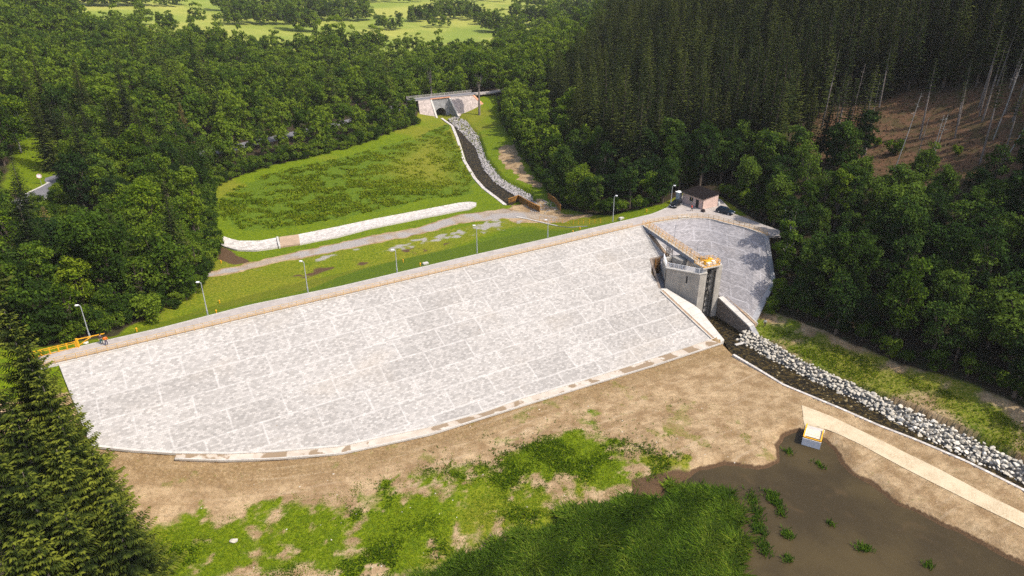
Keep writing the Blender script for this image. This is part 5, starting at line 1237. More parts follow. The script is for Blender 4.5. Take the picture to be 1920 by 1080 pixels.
def make_tree(name, gen, leafmat, barkmat, label, cat, group=None, single=False):
    V, T_, mb = gen; me = fast_mesh(name + '_crown', V, quads(V), T_)
    if single:
        o = bpy.data.objects.new(name, me); COL.objects.link(o); me.materials.append(leafmat); tag(o, label, cat, group); return o
    r_ = empty(name); tag(r_, label, cat, group); mb.build('trunk', barkmat, r_); link('crown', me, leafmat, r_); return r_

protos = {}
BL = [(14, 4.4, .04, 48, 125, .33), (17, 4.8, .06, 56, 125, .34), (12, 4.2, .02, 42, 120, .31), (19, 4.4, .08, 56, 125, .34), (10, 4.0, .0, 36, 115, .3), (15, 5.4, .04, 56, 125, .34), (16, 3.6, .05, 46, 120, .31), (21, 3.0, .1, 44, 110, .3), (15, 3.8, .1, 24, 95, .3), (18, 5.0, .1, 30, 110, .32)]
blp = [broadleaf(100 + i, *a) for i, a in enumerate(BL)]
SPf = [(27, 3.3, .16, .75, 8, 5, .14), (24, 3.0, .2, .75, 8, 5, .14), (29, 3.4, .26, .8, 8, 5, .14), (22, 3.0, .12, .7, 8, 5, .14), (26, 2.8, .36, .8, 7, 5, .14)]
spp = [spruce(200 + i, *a, droop=.3, dense=2) for i, a in enumerate(SPf)]
# coarser versions for the far mass
blf = [broadleaf(300 + i, h, r_, b, 24, 52, .6) for i, (h, r_, b, *_ ) in enumerate(BL[:4])]
spf = [spruce(400 + i, h, r_, b, 1.0, 7, 4, .2, dense=2) for i, (h, r_, b, *_ ) in enumerate(SPf[:4])]

def scatter(poly, spacing, reject=None, jit=.38, g=random.Random(5)):
    xs = [p[0] for p in poly]; ys = [p[1] for p in poly]; out = []; row = 0; y = min(ys)
    while y < max(ys):
        x = min(xs) + (spacing / 2 if row % 2 else 0)
        while x < max(xs): out.append((x + g.uniform(-jit, jit) * spacing, y + g.uniform(-jit, jit) * spacing)); x += spacing
        y += spacing * .87; row += 1
    a = np.array(out); k = inside(a[:, 0], a[:, 1], poly); a = a[k]
    return a
def in_view(x, y, z, hgt, mL=130, mR=380, mT=60, mB=300):
    d = depth_of(x, y, z)
    if d < 30: return False
    u, v = pix(x, y, z); u2, v2 = pix(x, y, z + hgt)
    return -mL < u < 1920 + mR and v > -mT and v2 < 1080 + mB
roadw = [(p.x, p.y) for p in rdw]; r2w = [(p.x, p.y) for p in r2]; pondw = [(p.x, p.y) for p in pond]
crestw = [(p.x, p.y) for p in crest_poly]; mgw = mgrass; dnw = [(p.x, p.y) for p in dnL] + [(p.x, p.y) for p in reversed(dnR)]
upw = [(p.x, p.y) for p in upL] + [(p.x, p.y) for p in reversed(upR)]
brw = [(G + bp(*q, 0)) for q in ((-16, 9), (24, 9), (24, -10), (-16, -10))]; brw = [(p.x, p.y) for p in brw]
clearing = P2([(1470, 262), (1560, 205), (1700, 175), (1990, 130), (1990, 322), (1860, 330), (1700, 335), (1600, 306), (1500, 285)])
def blocked(a, m):
    x, y = a[:, 0], a[:, 1]; b = sdist(x, y, crestw) > -m; b |= sdist(x, y, mgw) > -m * .6; b |= sdist(x, y, upw) > -m; b |= sdist(x, y, dnw) > -m; b |= sdist(x, y, brw) > -2
    b |= seg_dist(x, y, roadw) < 3.8 + m * .4; b |= seg_dist(x, y, r2w) < 4.5
    s = (x - U0.x) * AX.x + (y - U0.y) * AX.y; dn = (x - U0.x) * PX.x + (y - U0.y) * PX.y
    b |= (s > -1) & (s < LEN + 12) & (dn > -4) & (dn < 36); b |= (sdist(x, y, wing_foot) > -6.5) & (y < 152)
    return b
T = []   # x, y, z, kind, zone, scale
def road_hidden(x, y, z):
    if depth_of(x, y, z) > 215 or x > -60: return False
    for f in (1, 5, 9, 13):
        u, v = pix(x, y, z + f)
        if 28 < u < 132 and 322 < v < 400: return True
        if 62 < u < 108 and 212 < v < 340: return True
    return False
def addz(a, kind, zone, smin, smax, hmax):
    zz = H(a[:, 0], a[:, 1])
    for (x, y), z in zip(a, zz):
        if zone == 'left wood' and y > 380 and rnd.random() < .35: continue
        if zone == 'right slope wood':
            u_, v_ = pix(x, y, z + 10)
            if 1480 < u_ < 2000 and v_ < 322 and rnd.random() < .55: continue
        if zone == 'spruce hill':
            u_, v_ = pix(x, y, z + 18)
            if u_ < 1150 - v_:
                if rnd.random() < .4: T.append((x, y, float(z), 'b', 'bridge wood', rnd.uniform(.6, 1.0)))
                continue
        if zone == 'left wood' and road_hidden(x, y, float(z)): continue
        if in_view(x, y, z, hmax): T.append((x, y, float(z), kind, zone, rnd.uniform(smin, smax)))
fl_poly = forest_left
a = scatter(fl_poly, 5.8); a = a[~blocked(a, 2.2)]; a = a[sdist(a[:, 0], a[:, 1], bright_grass) < -1]
near = a[a[:, 1] < 230]; addz(near, 'b', 'left wood', .5, 1.0, 16)
far_ = scatter(fl_poly, 7.2); far_ = far_[(far_[:, 1] >= 230) & ~blocked(far_, 2.4)]; addz(far_, 'b', 'left wood', .55, 1.0, 16)
a = scatter(fl_poly, 17); a = a[~blocked(a, 3)]; a = a[(a[:, 1] < 330) & (fbm(a[:, 0], a[:, 1], 40., 2) > .46)]; addz(a, 'm', 'left spruces', .9, 1.2, 26)
a = scatter(forest_mid, 7.2); a = a[~blocked(a, 2)]; addz(a, 'b', 'bridge wood', .75, 1.1, 16)
# right side: broadleaf fringe, spruce hill, clearing
fr = scatter(forest_right, 5.2); fr = fr[~blocked(fr, 1.6)]
dfoot = seg_dist(fr[:, 0], fr[:, 1], P2([(935, 205), (965, 270), (1015, 340), (1060, 392), (1150, 404), (1240, 384), (1300, 352), (1352, 371), (1400, 405), (1466, 434)]))
front = P2([(1440, 330), (1500, 300), (1600, 312), (1700, 340), (1860, 335), (1990, 330)])
south = inside(fr[:, 0], fr[:, 1], [(50, 168)] + [(p[0], p[1]) for p in front] + [(420, 150), (420, 40)] + list(reversed(footp)) + [(54, 140)])
incl = sdist(fr[:, 0], fr[:, 1], clearing) > 0
g_ = random.Random(9); sel = {'rb': [], 'rf': [], 'sp': [], 'cl': []}
for i, (x, y) in enumerate(fr):
    if incl[i]: 
        if g_.random() < .2: sel['cl'].append((x, y))
    elif south[i]:
        if g_.random() < .93: sel['rb'].append((x, y))
    elif dfoot[i] < 15 + 7 * vnoise(np.array([x / 9]), np.array([y / 9]))[0]:
        if g_.random() < .75: sel['rf'].append((x, y))
    else: sel['sp'].append((x, y))
addz(np.array(sel['rb']), 'b', 'right slope wood', .55, .95, 16); addz(np.array(sel['rf']), 'b', 'brook wood', .6, .95, 16); addz(np.array(sel['sp']), 's', 'spruce hill', .62, 1.12, 27)
addz(np.array(sel['cl']), 'c', 'clearing', .75, 1.0, 24)
# hedges and copses in the far fields: photo u range, v of the foot, count, height
far_beds = [(-60, 160, 62, 26, 14), (-40, 120, 40, 20, 14), (-20, 260, 12, 26, 14), (255, 290, 48, 2, 12), (330, 415, 56, 3, 10), (425, 560, 46, 16, 14), (420, 620, 34, 24, 14), (545, 600, 60, 5, 19), (400, 470, 22, 8, 12),
            (600, 700, 38, 14, 12), (600, 690, 24, 12, 12), (705, 758, 55, 7, 11), (766, 800, 40, 7, 11), (795, 905, 36, 20, 11), (800, 845, 51, 5, 9), (890, 908, 48, 3, 8), (820, 890, 24, 12, 11), (905, 985, 60, 12, 14), (960, 1060, 48, 18, 14), (1040, 1150, 36, 18, 14), (1000, 1110, 70, 16, 14), (1080, 1150, 14, 10, 13), (1120, 1160, 52, 8, 15),
            (150, 350, 11, 20, 12), (480, 660, 9, 22, 12), (660, 800, 3, 14, 11), (820, 960, 2, 14, 11), (960, 1100, 20, 14, 12), (600, 720, 105, 12, 13), (560, 640, 120, 10, 13), (720, 790, 100, 6, 9), (-80, 200, 90, 24, 14), (200, 520, 98, 16, 8), (170, 260, 66, 8, 11), (300, 330, 62, 3, 14)]
for (u0, u1, v, cnt, hh) in far_beds:
    for k in range(int(cnt * 1.7)):
        p = gp(u0 + (u1 - u0) * ((k + rnd.random()) / 1.7) / cnt, v + rnd.uniform(-2.5, 2.5))
        T.append((p.x, p.y, p.z, 'b', 'far fields', hh / 15 * rnd.uniform(.9, 1.5)))
T.sort(key=lambda q: depth_of(q[0], q[1], q[2]))
LAB = {'left spruces': ('spruce_tree', 'dark pointed spruce poking out of the leafy wood on the left', 'tree', 'spruces scattered in the left wood'),
       'left wood': ('broadleaf_tree', 'leafy tree in the dense green wood between the left road and the meadow', 'tree', 'trees of the wood on the left'),
       'bridge wood': ('broadleaf_tree', 'leafy tree in the belt of wood just behind the arched culvert bridge', 'tree', 'trees behind the culvert bridge'),
       'right slope wood': ('broadleaf_tree', 'leafy tree on the shaded right bank between the stream and the brown clearing', 'tree', 'trees of the shaded right bank'),
       'brook wood': ('broadleaf_tree', 'leafy tree in the dark fringe between the brook, the hut and the spruces', 'tree', 'trees fringing the brook'),
       'far fields': ('broadleaf_tree', 'distant leafy tree in the hedges and copses of the pale fields', 'tree', 'trees in the far fields'),
       'spruce hill': ('spruce_tree', 'tall slim dark spruce in the dense stand on the right hillside', 'tree', 'spruces on the right hillside'),
       'clearing': ('spruce_tree', 'slim spruce with long bare pale trunk in the brown clearing', 'tree', 'bare-trunked spruces of the clearing')}
clp = [spruce(500 + i, h, r_, b, .9, 6, 5, .13, dense=2, bare=True) for i, (h, r_, b) in enumerate([(23, 2.0, .62), (21, 1.8, .68), (25, 2.1, .6)])]
mxp = [spruce(520 + i, h, r_, .08, .6, 9, 6, .12, droop=.38, dense=2) for i, (h, r_) in enumerate([(25, 3.6), (22, 3.3)])]
cache = {}
def proto(kind, i, zone, x, y, z):
    q_ = rnd.random(); darkleaf = kind == 'b' and (q_ < .85 if zone in ('right slope wood', 'brook wood') else q_ < .22); uu, vv = pix(x, y, z + 10); bright = kind == 'b' and zone in ('left wood', 'bridge wood') and q_ > (.35 if vv < 185 + .05 * uu and uu < 700 else .88); key = (kind, i, darkleaf, bright)
    if key not in cache:
        V, T_, mb = {'b': blp, 's': spp, 'c': clp, 'm': mxp}[kind][i]
        me = fast_mesh('crown', V, quads(V), T_); me.materials.append(M['darkleaf'] if darkleaf else M['brightleaf'] if bright else {'b': M['leaf'], 's': M['needle'], 'c': M['needle'], 'm': M['needle']}[kind])
        tm = bpy.data.meshes.new('trunk'); tm.from_pydata(mb.v, [], mb.f); tm.update(); tm.materials.append({'b': M['bark'], 's': M['bark'], 'c': M['palebark'], 'm': M['bark']}[kind])
        cache[key] = (me, tm)
    return cache[key]
cnt = {'broadleaf_tree': 0, 'spruce_tree': 0}; stuffV = {'b': [], 's': []}; stuffT = {'b': [], 's': []}
for (x, y, z, kind, zone, sc) in T:
    nm, lb, ct, gr = LAB[zone]
    vis = in_view(x, y, z, 15 * sc, 20, 20, 20, 20)
    if cnt[nm] < 299 and vis:
        cnt[nm] += 1; i = rnd.randrange(len({'b': blp, 's': spp, 'c': clp, 'm': mxp}[kind])); me, tm = proto(kind, i, zone, x, y, z)
        r_ = empty(nm, (x, y, z), rnd.uniform(0, 6.28)); wd = rnd.uniform(1.0, 1.4) if kind == 's' else rnd.uniform(.82, 1.18); r_.scale = (sc * wd * rnd.uniform(.94, 1.06), sc * wd * rnd.uniform(.94, 1.06), sc * rnd.uniform(.85, 1.15)); r_.rotation_euler = (rnd.gauss(0, .03), rnd.gauss(0, .03), rnd.uniform(0, 6.28)); tag(r_, lb, ct, gr)
        o = bpy.data.objects.new('trunk', tm); COL.objects.link(o); o.parent = r_; o = bpy.data.objects.new('crown', me); COL.objects.link(o); o.parent = r_
    else:
        kk_ = 'b' if kind == 'b' else 's'; src = blf if kk_ == 'b' else spf; V, T_, mb = src[rnd.randrange(4)]
        a = rnd.uniform(0, 6.28); c_, s_ = math.cos(a), math.sin(a); W_ = V * sc * np.array([1.25, 1.25, 1.0] if kk_ == 's' else [1, 1, rnd.uniform(.85, 1.2)]); W_ = np.stack([W_[:, 0] * c_ - W_[:, 1] * s_ + x, W_[:, 0] * s_ + W_[:, 1] * c_ + y, W_[:, 2] + z], -1)
        stuffV[kk_].append(W_); stuffT[kk_].append(np.clip(T_ + rnd.uniform(-.38, .38), 0, 1))
print('trees', len(T), cnt, len(stuffV['b']), len(stuffV['s']))
for kk_, nm, lb, mt in (('b', 'distant_woodland', 'mass of leafy woodland crowns filling the far valley', M['leaf']), ('s', 'distant_spruce_forest', 'mass of dark spruces covering the upper right hillside', M['needle'])):
    if stuffV[kk_]:
        V = np.concatenate(stuffV[kk_]); o = link(nm, fast_mesh(nm, V, quads(V), np.concatenate(stuffT[kk_])), mt); tag(o, lb, 'woodland', kind='stuff')

# ------------------------------------------------------------------ single trees that stand out
def place(name, gen, leafm, barkm, x, y, label, sc=1.0, rz=0.0, cat='tree', tilt=(0, 0)):
    r_ = make_tree(name, gen, leafm, barkm, label, cat); r_.location = (x, y, h1(x, y)); r_.scale = (sc, sc, sc); r_.rotation_euler = (tilt[0], tilt[1], rz); return r_
def bough_spruce(seed, h, Rc):
    """a near spruce: broad layered boughs, each a flat spray of hanging twigs"""
    g = np.random.default_rng(seed); C_, D_, L_, W_, T_ = [], [], [], [], []; z = h * .05
    while z < h * .985:
        f = z / h; Lb = Rc * (1 - f) ** .78 + .15; n_ = max(5, int(8 - 2.5 * f)); a0 = g.uniform(0, 6.28)
        for k in range(n_):
            a = a0 + 6.283 * k / n_ + g.normal(0, .25); Lk = Lb * g.choice([.62, .85, 1.0, 1.15]) * g.uniform(.9, 1.1); dh = np.array([math.cos(a), math.sin(a), 0]); sd = np.array([-dh[1], dh[0], 0])
            z0 = z + g.normal(0, .22); sl_ = .30 * f - .38 * (1 - f) + g.normal(0, .07); ns = max(4, int(Lk / .24)); bt = g.uniform(.12, .5)
            for j in range(ns):
                q = (j + .5) / ns; p = dh * Lk * q + np.array([0, 0, z0 + Lk * (sl_ * q + .20 * q ** 2.2)]); w_ = (.30 * Lk * (1 - q) ** .7 * min(1, q * 3 + .35) + .22)
                for sg in (-1, 1):
                    for rep in range(2):
                        C_.append(p + sd * sg * .05); D_.append(dh * g.uniform(.45, 1.0) + sd * sg * g.uniform(.6, 1.1) + np.array([0, 0, -.18 - .35 * g.random()])); L_.append(w_ * g.uniform(.6, 1.2)); W_.append(.085); T_.append(bt + .45 * q ** 2 + g.normal(0, .1))  # pale new tips; shade inside the boughs put into the tint
                C_.append(p); D_.append(dh * .6 + np.array([0, 0, -.8]) + g.normal(0, .15, 3)); L_.append(.45 * w_ + .15); W_.append(.075); T_.append(bt - .15 + .2 * q)
            C_.append(dh * Lk * .93 + np.array([0, 0, z0 + Lk * (sl_ * .93 + .17)])); D_.append(dh + np.array([0, 0, .15])); L_.append(.55); W_.append(.12); T_.append(bt + .5)
        z += .72 * (1 - .45 * f) * g.uniform(.75, 1.25)
    C_, D_ = np.array(C_), np.array(D_); V, _ = directed(C_, D_, np.array(L_), np.array(W_), g, .22); mb = MB(); tr = .0105 * h + .03; mb.tube([(0, 0, -1), (0, 0, h * .5), (0, 0, h * .99)], [tr * 1.15, tr * .75, .02], 7)
    return V, np.repeat(np.clip(T_, 0, 1), 4), mb
hero = [bough_spruce(600 + i, h, r_) for i, (h, r_) in enumerate([(30, 6.4), (26, 6.0), (22, 5.4)])]
def base_from_tip(u, v, h):   # ground spot whose tree of height h has its tip at the photo point
    r_ = ray(u, v); best = None
    t_ = np.linspace(45, 420, 1200); px_, py_, pz_ = r_[0] * t_, r_[1] * t_, CAMZ + r_[2] * t_
    d_ = np.abs(pz_ - h - H(px_, py_)); k = int(np.argmax(d_ < .25)) if (d_ < .25).any() else int(np.argmin(d_))
    return px_[k], py_[k]
for k, (u, v, i, sc, lb) in enumerate([(6, 578, 0, 1.0, 'tallest near spruce at the left frame edge, its tip above the crest end'), (42, 640, 0, .92, 'near spruce directly below the tallest one, hiding the left end of the crest'), (72, 700, 1, 1.0, 'near spruce whose boughs overlap the upper left corner of the stone slope'),
        (108, 775, 1, 1.0, 'near spruce whose boughs overlap the lower left corner of the stone slope'), (104, 838, 1, .96, 'near spruce with a stretch of bare grey trunk in the lower left foreground'), (172, 845, 2, 1.05, 'near spruce standing out farthest to the right below the slope corner'),
        (20, 760, 1, 1.0, 'broad near spruce at the left frame edge halfway down the spruce clump'), (40, 880, 1, 1.0, 'near spruce at the left frame edge in the lower part of the clump'), (205, 935, 2, 1.0, 'near spruce beside the bright foreground grass at the clump edge'), (120, 960, 2, 1.0, 'low near spruce in the bottom left corner with pale drooping boughs'), (-35, 690, 1, 1.0, 'near spruce cut by the left frame edge below the tallest one'), (-30, 830, 1, 1.0, 'near spruce cut by the left frame edge in the middle of the clump'), (60, 1000, 2, 1.0, 'near spruce just right of the bottom left corner'), (20, 1010, 2, 1.0, 'lowest near spruce in the extreme bottom left corner')]):
    x, y = base_from_tip(u, v, [30, 26, 22][i] * sc); place('near_spruce', hero[i], M['heroneedle'], M['palebark'], x, y, lb, sc, k * 1.1)
sp_l = [spruce(700 + i, h, r_, b, .6, 8, 6, .11, droop=.38, dense=2) for i, (h, r_, b) in enumerate([(26, 4.0, .06), (22, 3.2, .3), (14, 3.2, .05)])]
for (u, v, i, sc, mt, bk, lb) in [(285, 185, 0, .9, 'needle', 'bark', 'large dark spruce rising in the middle of the left wood'), (268, 292, 2, .8, 'dryneedle', 'bark', 'small golden-brown spruce at the lower edge of the large left spruce'),
                                  (335, 190, 0, .75, 'dryneedle', 'bark', 'brownish spruce right of the large dark spruce in the left wood'), (78, 385, 2, .75, 'dryneedle', 'palebark', 'dying tan spruce just below the left road'),
                                  (112, 195, 1, .85, 'needle', 'palebark', 'dark spruce with long bare trunk beside the bright grass, left one'), (150, 205, 1, .8, 'needle', 'palebark', 'dark spruce with bare trunk right of the bright grass, second one'), (195, 180, 1, .9, 'needle', 'palebark', 'dark spruce with bare pale trunk in the left wood, third from the bright grass'),
                                  (18, 290, 1, .8, 'needle', 'palebark', 'dark spruce over the left road at the frame edge'), (330, 60, 2, .9, 'needle', 'bark', 'dark pointed spruce at the back of the left wood near the pale field')]:
    g0 = sp_l[i]; hh = [26, 22, 14][i] * sc; x, y = base_from_tip(u, v, hh); place('spruce_tree', g0, M[mt], M[bk], x, y, lb, sc, u * .1)
tall = broadleaf(800, 26, 4.2, .38, 32, 120, .36, 0, .4); x, y = base_from_tip(887, 80, 26); place('poplar_tree', tall, M['brightleaf'], M['palebark'], -15.5, 333, 'tall thin-crowned tree with pale trunk right of the culvert arch', 1.0)
x = -52; p = gp(815, 187); tall2 = broadleaf(801, 24, 4.0, .5, 22, 60, .34, 0, .5); place('poplar_tree', tall2, M['leaf'], M['palebark'], -40, 352, 'tall tree with bare trunk directly behind the culvert bridge', .95)
bri = broadleaf(802, 13, 4.4, .18, 34, 110, .36); bri2 = broadleaf(803, 11, 4.6, .12, 32, 110, .36)
for (u, v, g0, hh, sc, lb) in [(140, 140, bri, 13, 1.15, 'bright yellow-green tree above the bare-trunked spruces on the left'), (195, 145, bri2, 11, 1.2, 'bright green rounded tree right of the yellow-green one on the left'), (25, 180, bri, 13, 1.0, 'light green tree at the left frame edge above the bright grass'), (20, 220, bri2, 11, .95, 'yellow-green bush-like tree at the left frame edge beside the bright grass'),
                               (470, 105, bri, 13, 1.0, 'light green tree in the middle of the left wood'), (420, 118, bri2, 11, 1.0, 'light green rounded tree left of the middle of the left wood'), (355, 110, bri, 13, .95, 'light green tree with ragged top in the left wood')]:
    x, y = base_from_tip(u, v, hh * sc); place('broadleaf_tree', g0, M['brightleaf'], M['birch'], x, y, lb, sc, u)
wil = broadleaf(804, 13, 3.0, .1, 26, 110, .3); x, y = 60.0, 143.5; place('birch_tree', broadleaf(805, 15, 3.2, .1, 30, 110, .28, 0, .3), M['leaf'], M['birch'], 60.6, 142, 'drooping birch leaning over the right end of the grey wing slope', .9); place('birch_tree', broadleaf(806, 14, 3.4, .04, 34, 110, .28, 0, .2), M['darkleaf'], M['birch'], 63.2, 147.0, 'dense dark birch hiding the very end of the crest road', 1.0)
# bushes closing the wood edges down to the ground
bsh = [broadleaf(820 + i, h, r_, .0, 22, 80, .27) for i, (h, r_) in enumerate([(5.5, 2.9), (4.2, 2.6), (6.5, 3.0)])]
bme = []
for V, T_, mb in bsh:
    me = fast_mesh('crown', V, quads(V), T_); me.materials.append(M['leaf']); tm = bpy.data.meshes.new('trunk'); tm.from_pydata(mb.v, [], mb.f); tm.update(); tm.materials.append(M['bark']); bme.append((me, tm))
def hedge(pts, off, gap, lb, gr, smax=1.0):
    n_ = int(sum((b - a).length for a, b in zip(pts, pts[1:])) / gap); n_ = max(n_, 2); L_ = offset_line(polyline_resample(pts, n_), off)
    for p in L_:
        x, y = p.x + rnd.uniform(-.9, .9), p.y + rnd.uniform(-.9, .9); z = h1(x, y)
        if not in_view(x, y, z, 5, 10, 10, 10, 10): continue
        me, tm = bme[rnd.randrange(3)]; sc = rnd.uniform(.55, smax); r_ = empty('bush', (x, y, z), rnd.uniform(0, 6.28)); r_.scale = (sc, sc, sc * rnd.uniform(.8, 1.15)); tag(r_, lb, 'bush', gr)
        o = bpy.data.objects.new('trunk', tm); COL.objects.link(o); o.parent = r_; o = bpy.data.objects.new('crown', me); COL.objects.link(o); o.parent = r_
FL = gpl([(60, 652), (215, 627), (270, 597), (340, 562), (388, 512), (398, 470), (385, 400), (388, 362), (407, 343), (493, 313), (640, 280), (780, 232)])
hedge(FL[:3], 3.4, 2.5, 'leafy bush closing the edge of the left wood along the meadow', 'bushes along the left wood edge')
hedge(FL[:3], 1.0, 2.0, 'leafy bush closing the edge of the left wood along the meadow', 'bushes along the left wood edge', .6)
hedge(FL[2:], -.6, 2.5, 'leafy bush closing the edge of the left wood along the meadow', 'bushes along the left wood edge')
hedge(FL[2:], 2.6, 3.2, 'leafy bush closing the edge of the left wood along the meadow', 'bushes along the left wood edge', 1.15)
BL_ = gpl([(938, 210), (968, 270), (1018, 340), (1064, 391), (1150, 402), (1225, 388)])
hedge(BL_, .3, 2.5, 'leafy bush at the dark wood edge between the brook and the hut', 'bushes along the brook wood edge')
hedge([Vector((p.x, p.y, 0)) for p in foot], 1.8, 2.8, 'leafy bush at the foot of the shaded right bank', 'bushes along the right bank foot', .8)
hedge(gpl([(1352, 372), (1400, 402), (1466, 430)]), 1.8, 2.4, 'leafy bush behind the right end of the crest road', 'bushes behind the crest road')
hedge(gpl([(768, 226), (778, 205), (780, 190)]), .5, 1.6, 'leafy bush beside the left end of the culvert bridge', 'bushes beside the culvert bridge')
rb_ = scatter(P2([(10, 425), (42, 398), (90, 372), (122, 352), (140, 395), (95, 430), (50, 460)]), 3.0); rb_ = rb_[seg_dist(rb_[:, 0], rb_[:, 1], roadw) > 4.2]
for (x, y) in rb_: hedge([Vector((x, y, 0)), Vector((x + .6, y, 0)), Vector((x + 1.2, y, 0))], 0, 1.1, 'low leafy bush on the bank below the left road', 'bushes below the left road', .7)
hedge([at(1466, 440, 12), at(1458, 480, 9), at(1456, 530, 6), at(1440, 580, 3)], 1.6, 2.2, 'leafy bush beside the right edge of the grey wing slope', 'bushes beside the wing slope', .9)
# bare stems standing in and below the clearing
def stem(u, v, h, lx, ly, label, mat='birch', rad=.16):
    p = gp(u, v); mb = MB(); top = Vector((lx * h, ly * h, h)); mb.tube([(0, 0, -.5), tuple(top * .5 + Vector((.15, 0, 0))), tuple(top)], [rad * .85, rad * .65, rad * .28], 7); r_ = empty('bare_trunk', tuple(p)); tag(r_, label, 'tree', 'bare trunks in the clearing'); mb.build('trunk', M[mat], r_)
    mb = MB()
    for k in range(6):
        q = top * rnd.uniform(.6, .97); a = rnd.uniform(0, 6.28); mb.tube([tuple(q), tuple(q + Vector((math.cos(a), math.sin(a), .3)) * rnd.uniform(.5, 1.3))], [.04, .015], 4)
    mb.build('twigs', M[mat], r_)
for (u, v, h, lx, ly, lb, mt) in [(1678, 316, 19, .12, .02, 'leaning pale trunk left of the two brightest ones below the clearing', 'birch'), (1736, 322, 14, .06, 0, 'thick bright pale trunk standing at the lower edge of the clearing', 'birch'), (1743, 312, 13, .1, .02, 'thin pale trunk right behind the thick bright one', 'birch'), (1706, 334, 15, .06, 0, 'reddish thin trunk between the two leaning pale ones', 'palebark'),
                                  (1862, 262, 18, .1, .03, 'bright pale trunk in the right part of the clearing', 'birch'), (1583, 268, 22, .06, 0, 'tall straight pale trunk at the left part of the clearing', 'palebark'), (1881, 306, 14, .35, .1, 'strongly leaning pale trunk by the right frame edge', 'birch'), (1455, 228, 18, .03, 0, 'thin pale trunk in the dark spruces left of the clearing', 'palebark')]: stem(u, v, h, lx, ly, lb, mt)
# shrubs in the clearing
shr = broadleaf(810, 4.2, 2.4, .0, 18, 70, .26)
for (u, v, sc, lb) in [(1672, 290, 1.1, 'bright green shrub at the foot of the leaning pale trunk'), (1735, 318, .9, 'green shrub at the foot of the thick bright trunk'), (1795, 290, .6, 'small green shrub right of the bright trunks in the clearing'), (1640, 275, .7, 'small green shrub in the left half of the clearing')]:
    p = gp(u, v); place('shrub', shr, M['brightleaf'], M['bark'], p.x, p.y, lb, sc, u, 'shrub')

# ------------------------------------------------------------------ reeds, grass, weeds
def blades(name, P_, hgt, wid, mat, label, tintbase=.5, splay=.35, per=3, g=np.random.default_rng(21)):
    n = len(P_) * per; base = np.repeat(P_, per, 0) + np.concatenate([g.normal(0, .18, (n, 2)), np.zeros((n, 1))], 1)
    hh = np.repeat(hgt, per) * g.uniform(.6, 1.2, n); a = g.uniform(0, 6.283, n); d = np.stack([np.cos(a), np.sin(a), np.zeros(n)], -1); s = np.stack([-d[:, 1], d[:, 0], np.zeros(n)], -1)
    w = wid * g.uniform(.6, 1.3, n)[:, None]; lean_ = (splay * g.random(n))[:, None] * hh[:, None]
    m1 = base + d * lean_ * .4 + np.array([0, 0, 1]) * (hh * .55)[:, None]; tp_ = base + d * lean_ * 1.3 + np.array([0, 0, 1]) * hh[:, None]
    V = np.stack([base - s * w * .6, base + s * w * .6, m1 + s * w, tp_, m1 - s * w], 1).reshape(-1, 3)
    Q5 = np.arange(5 * n).reshape(n, 5); t0 = np.repeat(tintbase, per) + g.normal(0, .17, n)
    o = link(name, fast_mesh(name, V, Q5, np.repeat(np.clip(t0, 0, 1), 5)), mat); tag(o, label, name.replace('_', ' '), kind='stuff'); return o
g = np.random.default_rng(31)
xs = [p[0] for p in reed_poly]; ys = [p[1] for p in reed_poly]
P_ = np.stack([g.uniform(min(xs), max(xs), 130000), g.uniform(min(ys), max(ys), 130000)], -1)
sd = sdist(P_[:, 0], P_[:, 1], reed_poly) + (fbm(P_[:, 0], P_[:, 1], 3., 3) - .5) * 4.5; P_ = P_[(sd > 1.0) & (g.random(len(P_)) < .45 + .55 * sst(0, 3, sd))]; P_ = P_[:30000]
z = np.maximum(H(P_[:, 0], P_[:, 1]), -1.0); cl_ = fbm(P_[:, 0], P_[:, 1], 2.2, 3)
blades('reeds', np.column_stack([P_, z]), .6 + .75 * cl_, .075, M['reedleaf'], 'dense bed of tall green reeds at the edge of the brown pond', .2 + .8 * fbm(P_[:, 0], P_[:, 1], 3., 3), 1.5, 3)
tuft = []
for (u0, v0, u1, v1, n_, r_) in [(1408, 925, 1425, 1000, 60, .8), (1420, 985, 1436, 1045, 40, .8), (1445, 925, 1458, 945, 45, .7), (1458, 945, 1466, 970, 16, .5), (1470, 1000, 1480, 1006, 14, .6), (1476, 845, 1482, 850, 8, .5), (1610, 1028, 1632, 1032, 14, .6), (1530, 865, 1545, 880, 8, .6), (1555, 980, 1560, 984, 5, .4), (1475, 1045, 1480, 1055, 8, .5), (1735, 1060, 1745, 1064, 7, .5)]:
    for k in range(n_ * 3):
        f_ = rnd.random(); p = at(u0 + (u1 - u0) * f_, v0 + (v1 - v0) * f_, -.8); tuft.append((p.x + rnd.gauss(0, r_ * .6), p.y + rnd.gauss(0, r_ * .6), -.95))
P_ = np.array(tuft); blades('water_plants', P_, np.full(len(P_), .75), .07, M['reedleaf'], 'scattered green tufts of plants standing in the brown pond', np.full(len(P_), .4), .6, 3)
